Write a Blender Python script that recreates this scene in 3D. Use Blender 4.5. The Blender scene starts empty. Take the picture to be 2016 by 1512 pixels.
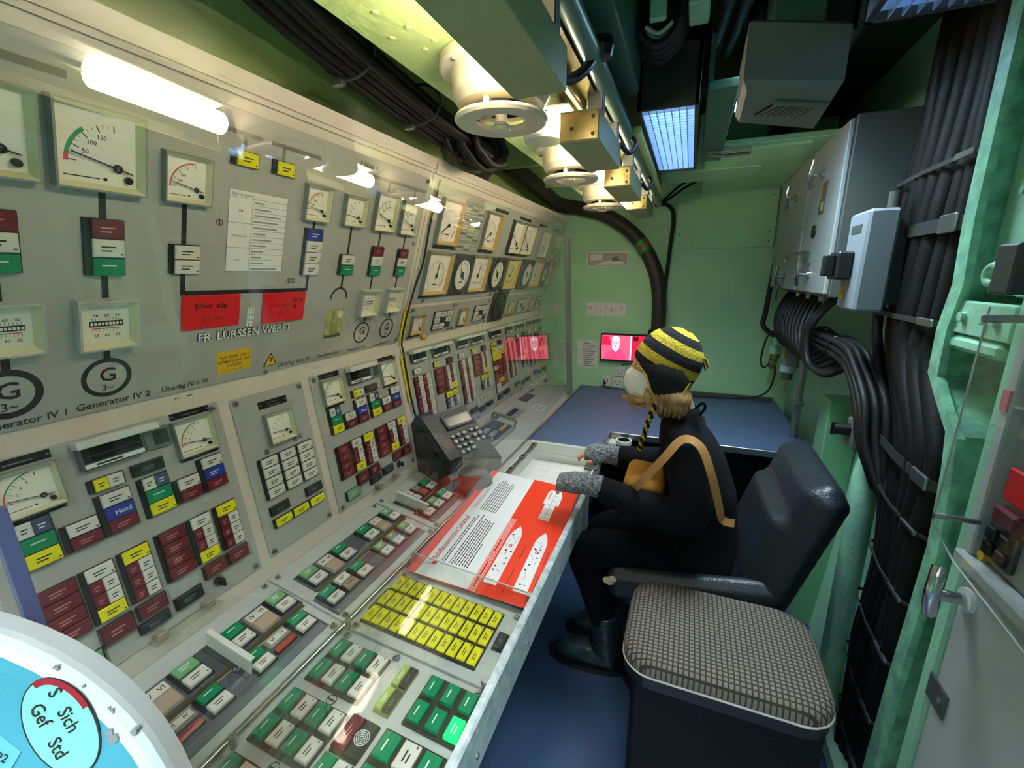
import bpy, bmesh, math, random
from mathutils import Matrix, Vector, Euler
random.seed(4)
SC = bpy.context.scene
COL = SC.collection
PI = math.pi

# ------------------------------------------------------------------ camera, world, exposure
cam_d = bpy.data.cameras.new('camera')
cam_d.sensor_width = 36.0
cam_d.lens = 36.0 * 857.0 / 2016.0
cam_d.clip_start = 0.02
cam = bpy.data.objects.new('camera', cam_d)
COL.objects.link(cam)
_yaw, _pitch, _roll = -0.381, -0.244, -0.0075
_f = Vector((math.sin(_yaw) * math.cos(_pitch), math.cos(_yaw) * math.cos(_pitch), math.sin(_pitch)))
_r0 = Vector((math.cos(_yaw), -math.sin(_yaw), 0)); _u0 = _r0.cross(_f)
_r = _r0 * math.cos(_roll) + _u0 * math.sin(_roll); _u = _r.cross(_f)
cam.matrix_world = Matrix(((_r.x, _u.x, -_f.x, 0), (_r.y, _u.y, -_f.y, 0), (_r.z, _u.z, -_f.z, 1.68), (0, 0, 0, 1)))
SC.camera = cam

world = bpy.data.worlds.new('world'); SC.world = world; world.use_nodes = True
world.node_tree.nodes['Background'].inputs[0].default_value = (0.02, 0.025, 0.03, 1)
world.node_tree.nodes['Background'].inputs[1].default_value = 1.0
SC.view_settings.view_transform = 'Standard'
SC.view_settings.look = 'None'
SC.view_settings.gamma = 1.0
SC.view_settings.use_curve_mapping = False
SC.view_settings.exposure = 0.70

LAMP_WARM = 25.0        # emission of the console lamps' diffusers
LAMP_COOL = 6.5         # emission of the louvre lamps' panels
LAMP_REAR_FILL = 85.0        # emission of the unseen fill lamps added behind the viewer

# ------------------------------------------------------------------ materials
def lin(h):
    h = h.lstrip('#'); c = [int(h[i:i + 2], 16) / 255 for i in (0, 2, 4)]
    return tuple(x / 12.92 if x <= 0.04045 else ((x + 0.055) / 1.055) ** 2.4 for x in c)
_mats = {}
def mat(name, col, rough=0.5, metal=0.0, bump=0.0, bscale=60.0, var=0.0, vscale=6.0, spec=0.5, emit=None, estr=1.0, coat=0.0, col2=None, sheen=0.0):
    if name in _mats: return _mats[name]
    m = bpy.data.materials.new(name); m.use_nodes = True; nt = m.node_tree; b = nt.nodes['Principled BSDF']
    c = lin(col) if isinstance(col, str) else col
    b.inputs['Base Color'].default_value = (*c, 1); b.inputs['Roughness'].default_value = rough
    b.inputs['Metallic'].default_value = metal; b.inputs['Specular IOR Level'].default_value = spec
    b.inputs['Coat Weight'].default_value = coat; b.inputs['Sheen Weight'].default_value = sheen
    m.diffuse_color = (*c, 1)
    if emit:
        e = lin(emit) if isinstance(emit, str) else emit
        b.inputs['Emission Color'].default_value = (*e, 1); b.inputs['Emission Strength'].default_value = estr
    if var or bump:
        tc = nt.nodes.new('ShaderNodeTexCoord')
    if var:
        n = nt.nodes.new('ShaderNodeTexNoise'); n.inputs['Scale'].default_value = vscale; n.inputs['Detail'].default_value = 4
        r = nt.nodes.new('ShaderNodeValToRGB'); r.color_ramp.elements[0].position = 0.35; r.color_ramp.elements[1].position = 0.65
        c2 = lin(col2) if col2 else tuple(x * (1 - var) for x in c)
        r.color_ramp.elements[0].color = (*c2, 1); r.color_ramp.elements[1].color = (*c, 1)
        nt.links.new(tc.outputs['Object'], n.inputs['Vector']); nt.links.new(n.outputs['Fac'], r.inputs['Fac'])
        nt.links.new(r.outputs['Color'], b.inputs['Base Color'])
    if bump:
        n2 = nt.nodes.new('ShaderNodeTexNoise'); n2.inputs['Scale'].default_value = bscale; n2.inputs['Detail'].default_value = 3
        bp = nt.nodes.new('ShaderNodeBump'); bp.inputs['Strength'].default_value = bump; bp.inputs['Distance'].default_value = 0.01
        nt.links.new(tc.outputs['Object'], n2.inputs['Vector']); nt.links.new(n2.outputs['Fac'], bp.inputs['Height'])
        nt.links.new(bp.outputs['Normal'], b.inputs['Normal'])
    _mats[name] = m
    return m
def clear_mat(name, tint=(1, 1, 1), gain=.9, base=0.045, rough=0.0):
    if name in _mats: return _mats[name]
    m = bpy.data.materials.new(name); m.use_nodes = True; nt = m.node_tree
    for n in list(nt.nodes): nt.nodes.remove(n)
    out = nt.nodes.new('ShaderNodeOutputMaterial'); mix = nt.nodes.new('ShaderNodeMixShader')
    t = nt.nodes.new('ShaderNodeBsdfTransparent'); t.inputs[0].default_value = (*tint, 1)
    g = nt.nodes.new('ShaderNodeBsdfGlossy'); g.inputs['Roughness'].default_value = rough; g.inputs['Color'].default_value = (1, 1, 1, 1)
    lw = nt.nodes.new('ShaderNodeLayerWeight'); lw.inputs['Blend'].default_value = .5
    fr = nt.nodes.new('ShaderNodeMath'); fr.operation = 'POWER'; fr.inputs[1].default_value = 5.0; nt.links.new(lw.outputs['Facing'], fr.inputs[0])
    mu = nt.nodes.new('ShaderNodeMath'); mu.operation = 'MULTIPLY_ADD'; mu.inputs[1].default_value = gain; mu.inputs[2].default_value = base; mu.use_clamp = True
    nt.links.new(fr.outputs[0], mu.inputs[0]); nt.links.new(mu.outputs[0], mix.inputs[0])
    nt.links.new(t.outputs[0], mix.inputs[1]); nt.links.new(g.outputs[0], mix.inputs[2]); nt.links.new(mix.outputs[0], out.inputs[0])
    m.diffuse_color = (0.8, 0.9, 0.9, 0.2)
    _mats[name] = m
    return m

M_green = mat('green_paint', '#bcd487', 0.42, bump=0.25, bscale=45, var=0.12, vscale=3.5)
M_greenw = mat('wall_green_paint', '#b2e3af', 0.45, bump=0.2, bscale=40, var=0.10, vscale=2.5)
M_mint = mat('mint_paint', '#a3dcbb', 0.38, bump=0.3, bscale=55, var=0.10, vscale=5)
M_dkgreen = mat('dark_green_paint', '#41685a', 0.4, bump=0.15, bscale=50)
M_lampgreen = mat('grey_green_enamel', '#979f70', 0.4, bump=0.08, bscale=90)
M_cream = mat('cream_enamel', '#d9cdbe', 0.35, bump=0.06, bscale=80, var=0.06, vscale=3)
M_grey = mat('panel_grey', '#afaea6', 0.38, var=0.05, vscale=4)
M_desk = mat('desk_grey_enamel', '#bcbfbb', 0.3, var=0.08, vscale=5)
M_white = mat('white_enamel', '#d9dbd2', 0.35, var=0.05, vscale=6)
M_black = mat('black_plastic', '#17171a', 0.35)
M_house = mat('black_button_housing', '#22211f', 0.45)
M_dark = mat('dark_void', '#0b0c0c', 0.8)
M_cable = mat('cable_sheath', '#151414', 0.55, bump=0.2, bscale=120, var=0.3, vscale=20)
M_chrome = mat('polished_steel', '#c9cbcc', 0.18, metal=1.0)
M_steel = mat('brushed_steel', '#a9acab', 0.35, metal=1.0)
M_brass = mat('brassy_metal', '#988c5e', 0.3, metal=1.0, bump=0.1, bscale=30)
M_lino = mat('blue_lino', '#576a8c', 0.5, var=0.10, vscale=14, bump=0.05, bscale=200)
M_floor = mat('floor_lino', '#3c5070', 0.36, var=0.22, vscale=5, bump=0.06, bscale=150)
M_paper = mat('paper', '#e8e6e0', 0.7)
M_red = mat('signal_red', '#e4161c', 0.5)
M_yellow = mat('signal_yellow', '#e6bd12', 0.5)
M_tape = mat('yellow_tape', '#e5c81c', 0.5)
M_orange = mat('board_orange_red', '#ef3b1e', 0.35)
M_ink = mat('black_ink', '#1d1b1b', 0.6)
M_greyink = mat('grey_ink', '#77756f', 0.7)
M_dial = mat('dial_card', '#e9e5d6', 0.6)
M_dialframe = mat('meter_frame_grey', '#8d918a', 0.4)
M_dialfr2 = mat('meter_frame_amber', '#cfa35c', 0.45)
M_dkframe = mat('meter_frame_dark', '#454a47', 0.45)
M_meterin = mat('meter_inner_cream', '#d8d2ac', 0.5)
M_scred = mat('scale_red', '#d2504a', 0.6)
M_scgreen = mat('scale_green', '#3f9a63', 0.6)
CAPS = {'R': mat('cap_dark_red', '#6d1f2c', 0.32), 'W': mat('cap_white', '#dbd7cb', 0.35), 'G': mat('cap_green', '#16855a', 0.3),
        'Y': mat('cap_yellow', '#e9df1b', 0.35), 'B': mat('cap_blue', '#2c3f93', 0.32), 'K': mat('cap_black', '#2a2c2f', 0.4),
        'O': mat('cap_tan', '#a98a72', 0.35), 'P': mat('cap_pale_green', '#77a878', 0.3), 'L': mat('cap_lit_green', '#12c46a', 0.3, emit='#12d878', estr=0.75),
        'N': mat('cap_olive', '#9db05a', 0.3), 'E': mat('cap_ember', '#b44a35', 0.35), 'S': mat('cap_slate', '#44506a', 0.4)}
PRINT = {'R': mat('print_pink', '#c98f86', 0.6), 'W': M_ink, 'G': mat('print_white', '#e6ece4', 0.6), 'Y': M_ink, 'B': _mats['print_white'], 'K': _mats['grey_ink'],
         'O': M_ink, 'P': _mats['print_white'], 'L': _mats['print_white'], 'N': _mats['print_white'], 'E': M_ink, 'S': _mats['print_white']}
M_plexi = clear_mat('acrylic_sheet', (0.97, 0.985, 0.97), .85, .07)
M_plexie = mat('acrylic_edge', '#b9c9bf', 0.15, spec=0.8)
M_clear = clear_mat('clear_button_guard', (0.93, 0.95, 0.92), 1.0, 0.03)

# ------------------------------------------------------------------ mesh builder
_txt = {}
def text_geo(s):
    if s not in _txt:
        c = bpy.data.curves.new('lettering_curve', 'FONT'); c.body = s; c.size = 1.0; c.resolution_u = 2; c.offset = 0.012
        o = bpy.data.objects.new('lettering_tmp', c)
        me = bpy.data.meshes.new_from_object(o)
        vs = [v.co.copy() for v in me.vertices]; fs = [tuple(p.vertices) for p in me.polygons]
        bpy.data.objects.remove(o); bpy.data.curves.remove(c); bpy.data.meshes.remove(me)
        _txt[s] = (vs, fs)
    return _txt[s]

class MB:
    def __init__(s): s.v = []; s.f = []; s.m = []; s.sm = []; s.T = Matrix()
    def add(s, vs, fs, mi=0, smooth=False):
        o = len(s.v)
        s.v += [s.T @ Vector(v) for v in vs]
        for f in fs: s.f.append(tuple(i + o for i in f)); s.m.append(mi); s.sm.append(smooth)
        return s
    def box(s, a, b, mi=0, ch=0.0):
        x0, y0, z0 = a; x1, y1, z1 = b
        if ch <= 0:
            v = [(x0, y0, z0), (x1, y0, z0), (x1, y1, z0), (x0, y1, z0), (x0, y0, z1), (x1, y0, z1), (x1, y1, z1), (x0, y1, z1)]
            return s.add(v, [(0, 3, 2, 1), (4, 5, 6, 7), (0, 1, 5, 4), (1, 2, 6, 5), (2, 3, 7, 6), (3, 0, 4, 7)], mi)
        c = min(ch, (x1 - x0) * .49, (y1 - y0) * .49, (z1 - z0) * .49)
        idx = {}; v = []
        for i, x in enumerate((x0, x1)):
            for j, y in enumerate((y0, y1)):
                for k, z in enumerate((z0, z1)):
                    sx, sy, sz = (c, -c)[i], (c, -c)[j], (c, -c)[k]
                    for ax, p in enumerate(((x, y + sy, z + sz), (x + sx, y, z + sz), (x + sx, y + sy, z))):
                        idx[i, j, k, ax] = len(v); v.append(p)
        g = lambda i, j, k, a: idx[i, j, k, a]
        f = []
        for i in (0, 1):
            q = [g(i, 0, 0, 0), g(i, 1, 0, 0), g(i, 1, 1, 0), g(i, 0, 1, 0)]; f.append(q if i else q[::-1])
            q = [g(0, i, 0, 1), g(1, i, 0, 1), g(1, i, 1, 1), g(0, i, 1, 1)]; f.append(q[::-1] if i else q)
            q = [g(0, 0, i, 2), g(1, 0, i, 2), g(1, 1, i, 2), g(0, 1, i, 2)]; f.append(q if i else q[::-1])
        for i in (0, 1):
            for j in (0, 1):
                f.append([g(i, j, 0, 0), g(i, j, 1, 0), g(i, j, 1, 1), g(i, j, 0, 1)])
                f.append([g(i, 0, j, 0), g(i, 1, j, 0), g(i, 1, j, 2), g(i, 0, j, 2)])
                f.append([g(0, i, j, 1), g(1, i, j, 1), g(1, i, j, 2), g(0, i, j, 2)])
                for k in (0, 1): f.append([g(i, j, k, 0), g(i, j, k, 1), g(i, j, k, 2)])
        return s.add(v, f, mi)
    def cyl(s, p0, p1, r0, r1=None, n=12, mi=0, caps=True, smooth=True):
        r1 = r0 if r1 is None else r1
        p0, p1 = Vector(p0), Vector(p1); d = (p1 - p0).normalized()
        a = d.orthogonal().normalized(); b = d.cross(a)
        v = []
        for p, r in ((p0, r0), (p1, r1)):
            for i in range(n):
                t = 2 * PI * i / n; v.append(p + (a * math.cos(t) + b * math.sin(t)) * r)
        s.add(v, [(i, (i + 1) % n, n + (i + 1) % n, n + i) for i in range(n)], mi, smooth)
        if caps: s.add(v, [tuple(range(n))[::-1], tuple(range(n, 2 * n))], mi)
        return s
    def tube(s, pts, r, n=8, mi=0, closed=False, smooth=True, flat=None):
        P = [Vector(p) for p in pts]; L = len(P); R = r if isinstance(r, (list, tuple)) else [r] * L
        T = []
        for i in range(L):
            if closed: t = P[(i + 1) % L] - P[i - 1]
            else: t = P[min(i + 1, L - 1)] - P[max(i - 1, 0)]
            T.append(t.normalized() if t.length > 1e-9 else Vector((0, 0, 1)))
        a = T[0].orthogonal().normalized(); v = []
        for i in range(L):
            a = (a - T[i] * a.dot(T[i])); a = a.normalized() if a.length > 1e-6 else T[i].orthogonal().normalized()
            b = T[i].cross(a)
            for k in range(n):
                t = 2 * PI * k / n; v.append(P[i] + (a * math.cos(t) + b * math.sin(t)) * R[i])
        f = []
        for i in range(L if closed else L - 1):
            j = (i + 1) % L
            f += [(i * n + k, i * n + (k + 1) % n, j * n + (k + 1) % n, j * n + k) for k in range(n)]
        s.add(v, f, mi, smooth)
        if not closed: s.add(v, [tuple(range(n))[::-1], tuple(range((L - 1) * n, L * n))], mi)
        return s
    def lathe(s, prof, n=24, mi=0, smooth=True, mis=None, closed=False):
        v = []
        for r, z in prof:
            for k in range(n):
                t = 2 * PI * k / n; v.append((r * math.cos(t), r * math.sin(t), z))
        o = len(prof)
        for i in range(o if closed else o - 1):
            j = (i + 1) % o
            s.add(v[i * n:(i + 1) * n] + v[j * n:(j + 1) * n], [(k, (k + 1) % n, n + (k + 1) % n, n + k) for k in range(n)], mis[i] if mis else mi, smooth)
        return s
    def prism(s, poly, z0, z1, mi=0):
        n = len(poly); v = [(x, y, z0) for x, y in poly] + [(x, y, z1) for x, y in poly]
        return s.add(v, [tuple(range(n))[::-1], tuple(range(n, 2 * n))] + [(i, (i + 1) % n, n + (i + 1) % n, n + i) for i in range(n)], mi)
    def arc(s, cx, cy, r0, r1, a0, a1, z, n=16, mi=0, th=0.0008):
        v = []
        for i in range(n + 1):
            t = a0 + (a1 - a0) * i / n
            for r in (r0, r1):
                for zz in (z, z + th): v.append((cx + r * math.cos(t), cy + r * math.sin(t), zz))
        f = []
        for i in range(n):
            o = i * 4; f += [(o + 1, o + 3, o + 7, o + 5), (o, o + 1, o + 5, o + 4), (o + 3, o + 2, o + 6, o + 7)]
        return s.add(v, f, mi)
    def text(s, t, x, y, size, z=0.0, mi=0, align='l', rot=0.0, sx=1.0, th=0.0):
        vs, fs = text_geo(t)
        if not vs: return s
        w = max(v.x for v in vs); ox = {'l': 0, 'c': -w / 2, 'r': -w}[align]
        c, n = math.cos(rot), math.sin(rot)
        out = []
        for v in vs:
            px, py = (v.x + ox) * size * sx, v.y * size
            out.append((x + px * c - py * n, y + px * n + py * c, z))
        return s.add(out, fs, mi)
    def bar(s, x0, y0, x1, y1, w, z=0.0, th=0.0012, mi=0):
        d = Vector((x1 - x0, y1 - y0)); L = d.length; d /= L; p = Vector((-d.y, d.x)) * w / 2
        poly = [(x0 + p.x, y0 + p.y), (x0 - p.x, y0 - p.y), (x1 - p.x, y1 - p.y), (x1 + p.x, y1 + p.y)]
        return s.prism(poly, z, z + th, mi)
    def mesh(s, name, mats):
        me = bpy.data.meshes.new(name); me.from_pydata([tuple(v) for v in s.v], [], s.f)
        for m in mats: me.materials.append(m)
        me.polygons.foreach_set('material_index', s.m); me.polygons.foreach_set('use_smooth', s.sm)
        me.update()
        return me
    def build(s, name, mats, parent=None, loc=None, label=None):
        if not isinstance(mats, (list, tuple)): mats = [mats]
        return link(name, s.mesh(name, mats), parent, loc, label)

def link(name, me, parent=None, loc=None, label=None):
    o = bpy.data.objects.new(name, me); COL.objects.link(o)
    if parent: o.parent = parent
    if loc is not None:
        if isinstance(loc, Matrix): o.matrix_local = loc
        else: o.location = loc
    if label: o['label'] = label
    return o
def tag(o, label, cat, group=None, kind=None):
    o['label'] = label; o['category'] = cat
    if group: o['group'] = group
    if kind: o['kind'] = kind
    return o
def thing(name, label, cat, loc=(0, 0, 0), group=None):
    o = bpy.data.objects.new(name, None); COL.objects.link(o); o.empty_display_size = 0.05
    if isinstance(loc, Matrix): o.matrix_world = loc
    else: o.location = loc
    return tag(o, label, cat, group)
def struct(name, mb, mats, loc=None):
    o = mb.build(name, mats, None, loc); o['kind'] = 'structure'
    return o
def smooth_path(pts, k=6):
    P = [Vector(p) for p in pts]; out = []
    for i in range(len(P) - 1):
        p0, p1, p2, p3 = P[max(i - 1, 0)], P[i], P[i + 1], P[min(i + 2, len(P) - 1)]
        for j in range(k):
            t = j / k
            out.append(0.5 * ((2 * p1) + (p2 - p0) * t + (2 * p0 - 5 * p1 + 4 * p2 - p3) * t * t + (3 * p1 - p0 - 3 * p2 + p3) * t ** 3))
    return out + [P[-1]]

# ------------------------------------------------------------------ panel planes of the console (X, Z of the upper and lower edge; all run along Y)
PLANES = {'U': ((-.95, 2.123), (-1.187, 1.395)), 'L': ((-1.187, 1.395), (-1.104, .80)),
          'X': ((-1.104, .80), (-.80, .736)), 'D': ((-1.104, .80), (-.345, .733))}
class Pan:
    """a panel unit: local x runs along the room, y up the panel, z out of it; (u, v) are metres along and down the plane"""
    def __init__(s, plane, u0, u1, v0, v1, name, label, cat='panel', group=None, th=0.004, plate=M_grey, lift=0.0):
        a, b = PLANES[plane]
        d = Vector((b[0] - a[0], 0, b[1] - a[1])).normalized(); n = Vector((0, 1, 0)).cross(-d)
        s.uc, s.vb = (u0 + u1) / 2, v1
        o = Vector((a[0], 0, a[1])) + d * v1 + Vector((0, s.uc, 0)) + n * lift
        M = Matrix(((0, -d.x, n.x, o.x), (1, -d.y, n.y, o.y), (0, -d.z, n.z, o.z), (0, 0, 0, 1)))
        s.o = thing(name, label, cat, M, group)
        if plate is not None:
            mb = MB(); x0, y0 = s.xy(u0, v1); x1, y1 = s.xy(u1, v0)
            mb.box((x0, y0, 0.0), (x1, y1, th), 0, 0.0015); mb.build('plate', plate, s.o)
        s.z = th if plate is not None else 0.0
    def xy(s, u, v): return u - s.uc, s.vb - v
    def rect(s, u0, u1, v0, v1):
        x0, y0 = s.xy(u0, v1); x1, y1 = s.xy(u1, v0); return x0, x1, y0, y1

_capmesh = {}
def cap_mesh(w, h, code, depth=0.008, tall=False):
    key = (round(w, 4), round(h, 4), code, tall)
    if key in _capmesh: return _capmesh[key]
    mb = MB(); z = depth; mats = []
    def mi(m):
        if m not in mats: mats.append(m)
        return mats.index(m)
    def one(x0, x1, y0, y1, c, lines=2):
        m = mi(CAPS[c]); ch = min(.0018, (x1 - x0) * .2, (y1 - y0) * .2)
        a = [(x0, y0, 0), (x1, y0, 0), (x1, y1, 0), (x0, y1, 0)]
        b = [(x, y, z - ch) for x, y, _ in a]
        t = [(x0 + ch, y0 + ch, z), (x1 - ch, y0 + ch, z), (x1 - ch, y1 - ch, z), (x0 + ch, y1 - ch, z)]
        f = [(8, 9, 10, 11)] + [(i, (i + 1) % 4, 4 + (i + 1) % 4, 4 + i) for i in range(4)] + [(4 + i, 4 + (i + 1) % 4, 8 + (i + 1) % 4, 8 + i) for i in range(4)]
        mb.add(a + b + t, f, m)
        p = mi(PRINT[c]); W, H = x1 - x0, y1 - y0
        if tall or H > W * 1.4:
            for k in range(lines):
                fx = x0 + W * (.42 + .2 * k); mb.add([(fx, y0 + H * .3, z + .0003), (fx + W * .09, y0 + H * .3, z + .0003), (fx + W * .09, y0 + H * (.72 - .15 * k), z + .0003), (fx, y0 + H * (.72 - .15 * k), z + .0003)], [(0, 1, 2, 3)], p)
        else:
            for k in range(lines):
                fy = y0 + H * (.56 - .22 * k); mb.add([(x0 + W * .24, fy, z + .0003), (x0 + W * (.70 - .12 * k), fy, z + .0003), (x0 + W * (.70 - .12 * k), fy + H * .085, z + .0003), (x0 + W * .24, fy + H * .085, z + .0003)], [(0, 1, 2, 3)], p)
            if c in 'WY' and W > .045:
                mb.add([(x0 + W * .84, y0 + H * .16, z + .0003), (x0 + W * .94, y0 + H * .16, z + .0003), (x0 + W * .94, y0 + H * .24, z + .0003), (x0 + W * .84, y0 + H * .24, z + .0003)], [(0, 1, 2, 3)], p)
    x0, x1, y0, y1 = -w / 2, w / 2, -h / 2, h / 2
    sp = {'w': ('R', 'W'), 'y': ('Y', 'W'), 'b': ('W', 'S'), 'k': ('K', 'W'), 'n': ('S', 'W')}
    if code in sp:
        c0, c1 = sp[code]; xm = x0 + w * .47
        one(x0, xm - .0004, y0, y1, c0, 2); one(xm + .0004, x1, y0, y1, c1, 2)
    elif code == 'H':
        one(x0, x1, y0, y1, 'B', 0); mb.text('Hand', w * .08, -h * .18, h * .52, z + .0003, mi(PRINT['B']), 'c')
    else: one(x0, x1, y0, y1, code, 1 if code in 'GOE' else 2)
    me = mb.mesh('button', mats); _capmesh[key] = me
    return me
def block(P, u0, u1, v0, v1, cols, margin=.0022, left=None, z=None, hz=.006, base=None, name='button_block', depth=.008, gap=.0024, wts=None):
    """a housing with one button per letter; cols = list of strings, top to bottom"""
    x0, x1, y0, y1 = P.rect(u0, u1, v0, v1); z = P.z if z is None else z
    mb = MB(); mb.box((x0, y0, z - .001), (x1, y1, z + hz), 0, .001)
    h = mb.build(name, base or M_house, P.o)
    n = len(cols); cw = (x1 - x0) / n; lm = margin if left is None else left
    for i, c in enumerate(cols):
        r = len(c); rh = (y1 - y0) / r
        for j, k in enumerate(c):
            if k == '_': continue
            a, b = x0 + cw * i + lm, x0 + cw * (i + 1) - margin
            t, q = y1 - rh * j - gap / 2, y1 - rh * (j + 1) + gap / 2
            link('button', cap_mesh(b - a, t - q, k, depth), h, ((a + b) / 2, (t + q) / 2, z + hz - .003))
    return h
def nameplate(P, u0, u1, v0, v1, lines=1, col=None, screws=True, name='name_plate', pm=None, z=None):
    x0, x1, y0, y1 = P.rect(u0, u1, v0, v1); z = P.z if z is None else z; mb = MB()
    mb.box((x0, y0, z), (x1, y1, z + .0025), 0, .0008); H = y1 - y0; W = x1 - x0
    for k in range(lines):
        fy = y0 + H * ((k + .62) / (lines + .5)) - H * .07
        mb.box((x0 + W * .28, fy, z + .0024), (x0 + W * (.72 - .08 * (k % 2)), fy + H * .15 / max(1, lines * .8), z + .0029), 1)
    if screws:
        for x in (x0 + H * .3, x1 - H * .3): mb.cyl((x, (y0 + y1) / 2, z + .002), (x, (y0 + y1) / 2, z + .0036), H * .14, n=8, mi=2)
    return mb.build(name, [col or M_black, pm or M_greyink, M_steel], P.o)
def screw(P, u, v, r=.007, name='screw', z=None):
    x, y = P.xy(u, v); z = P.z if z is None else z; mb = MB()
    mb.cyl((x, y, z), (x, y, z + .002), r * 1.25, n=12); mb.cyl((x, y, z + .002), (x, y, z + .006), r, r * .85, n=12)
    a = random.uniform(0, PI); mb.bar(x - math.cos(a) * r * .8, y - math.sin(a) * r * .8, x + math.cos(a) * r * .8, y + math.sin(a) * r * .8, r * .25, z + .0055, .0012, 1)
    return mb.build(name, [M_steel, M_ink], P.o)
def lockscrew(P, u, v, r=.008, name='slot_lock'):
    x, y = P.xy(u, v); mb = MB(); z = P.z
    mb.arc(x, y, r * .85, r, 0, 2 * PI, z, 16, 0); mb.bar(x, y - r * .8, x, y + r * .8, r * .3, z, .0008, 0)
    return mb.build(name, M_ink, P.o)
def frame_geo(mb, x0, x1, y0, y1, z, w, h, mi=0, mi2=None):
    """raised picture-frame bezel with a sloping inside"""
    mi2 = mi if mi2 is None else mi2
    o = [(x0, y0), (x1, y0), (x1, y1), (x0, y1)]; q = [(x0 + w * .35, y0 + w * .35), (x1 - w * .35, y0 + w * .35), (x1 - w * .35, y1 - w * .35), (x0 + w * .35, y1 - w * .35)]
    i = [(x0 + w, y0 + w), (x1 - w, y0 + w), (x1 - w, y1 - w), (x0 + w, y1 - w)]
    v = [(x, y, z) for x, y in o] + [(x, y, z + h) for x, y in o] + [(x, y, z + h) for x, y in q] + [(x, y, z + .002) for x, y in i]
    for k in range(4):
        a, b = k, (k + 1) % 4
        mb.add(v, [(a, b, 4 + b, 4 + a), (4 + a, 4 + b, 8 + b, 8 + a)], mi); mb.add(v, [(8 + a, 8 + b, 12 + b, 12 + a)], mi2)
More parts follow.
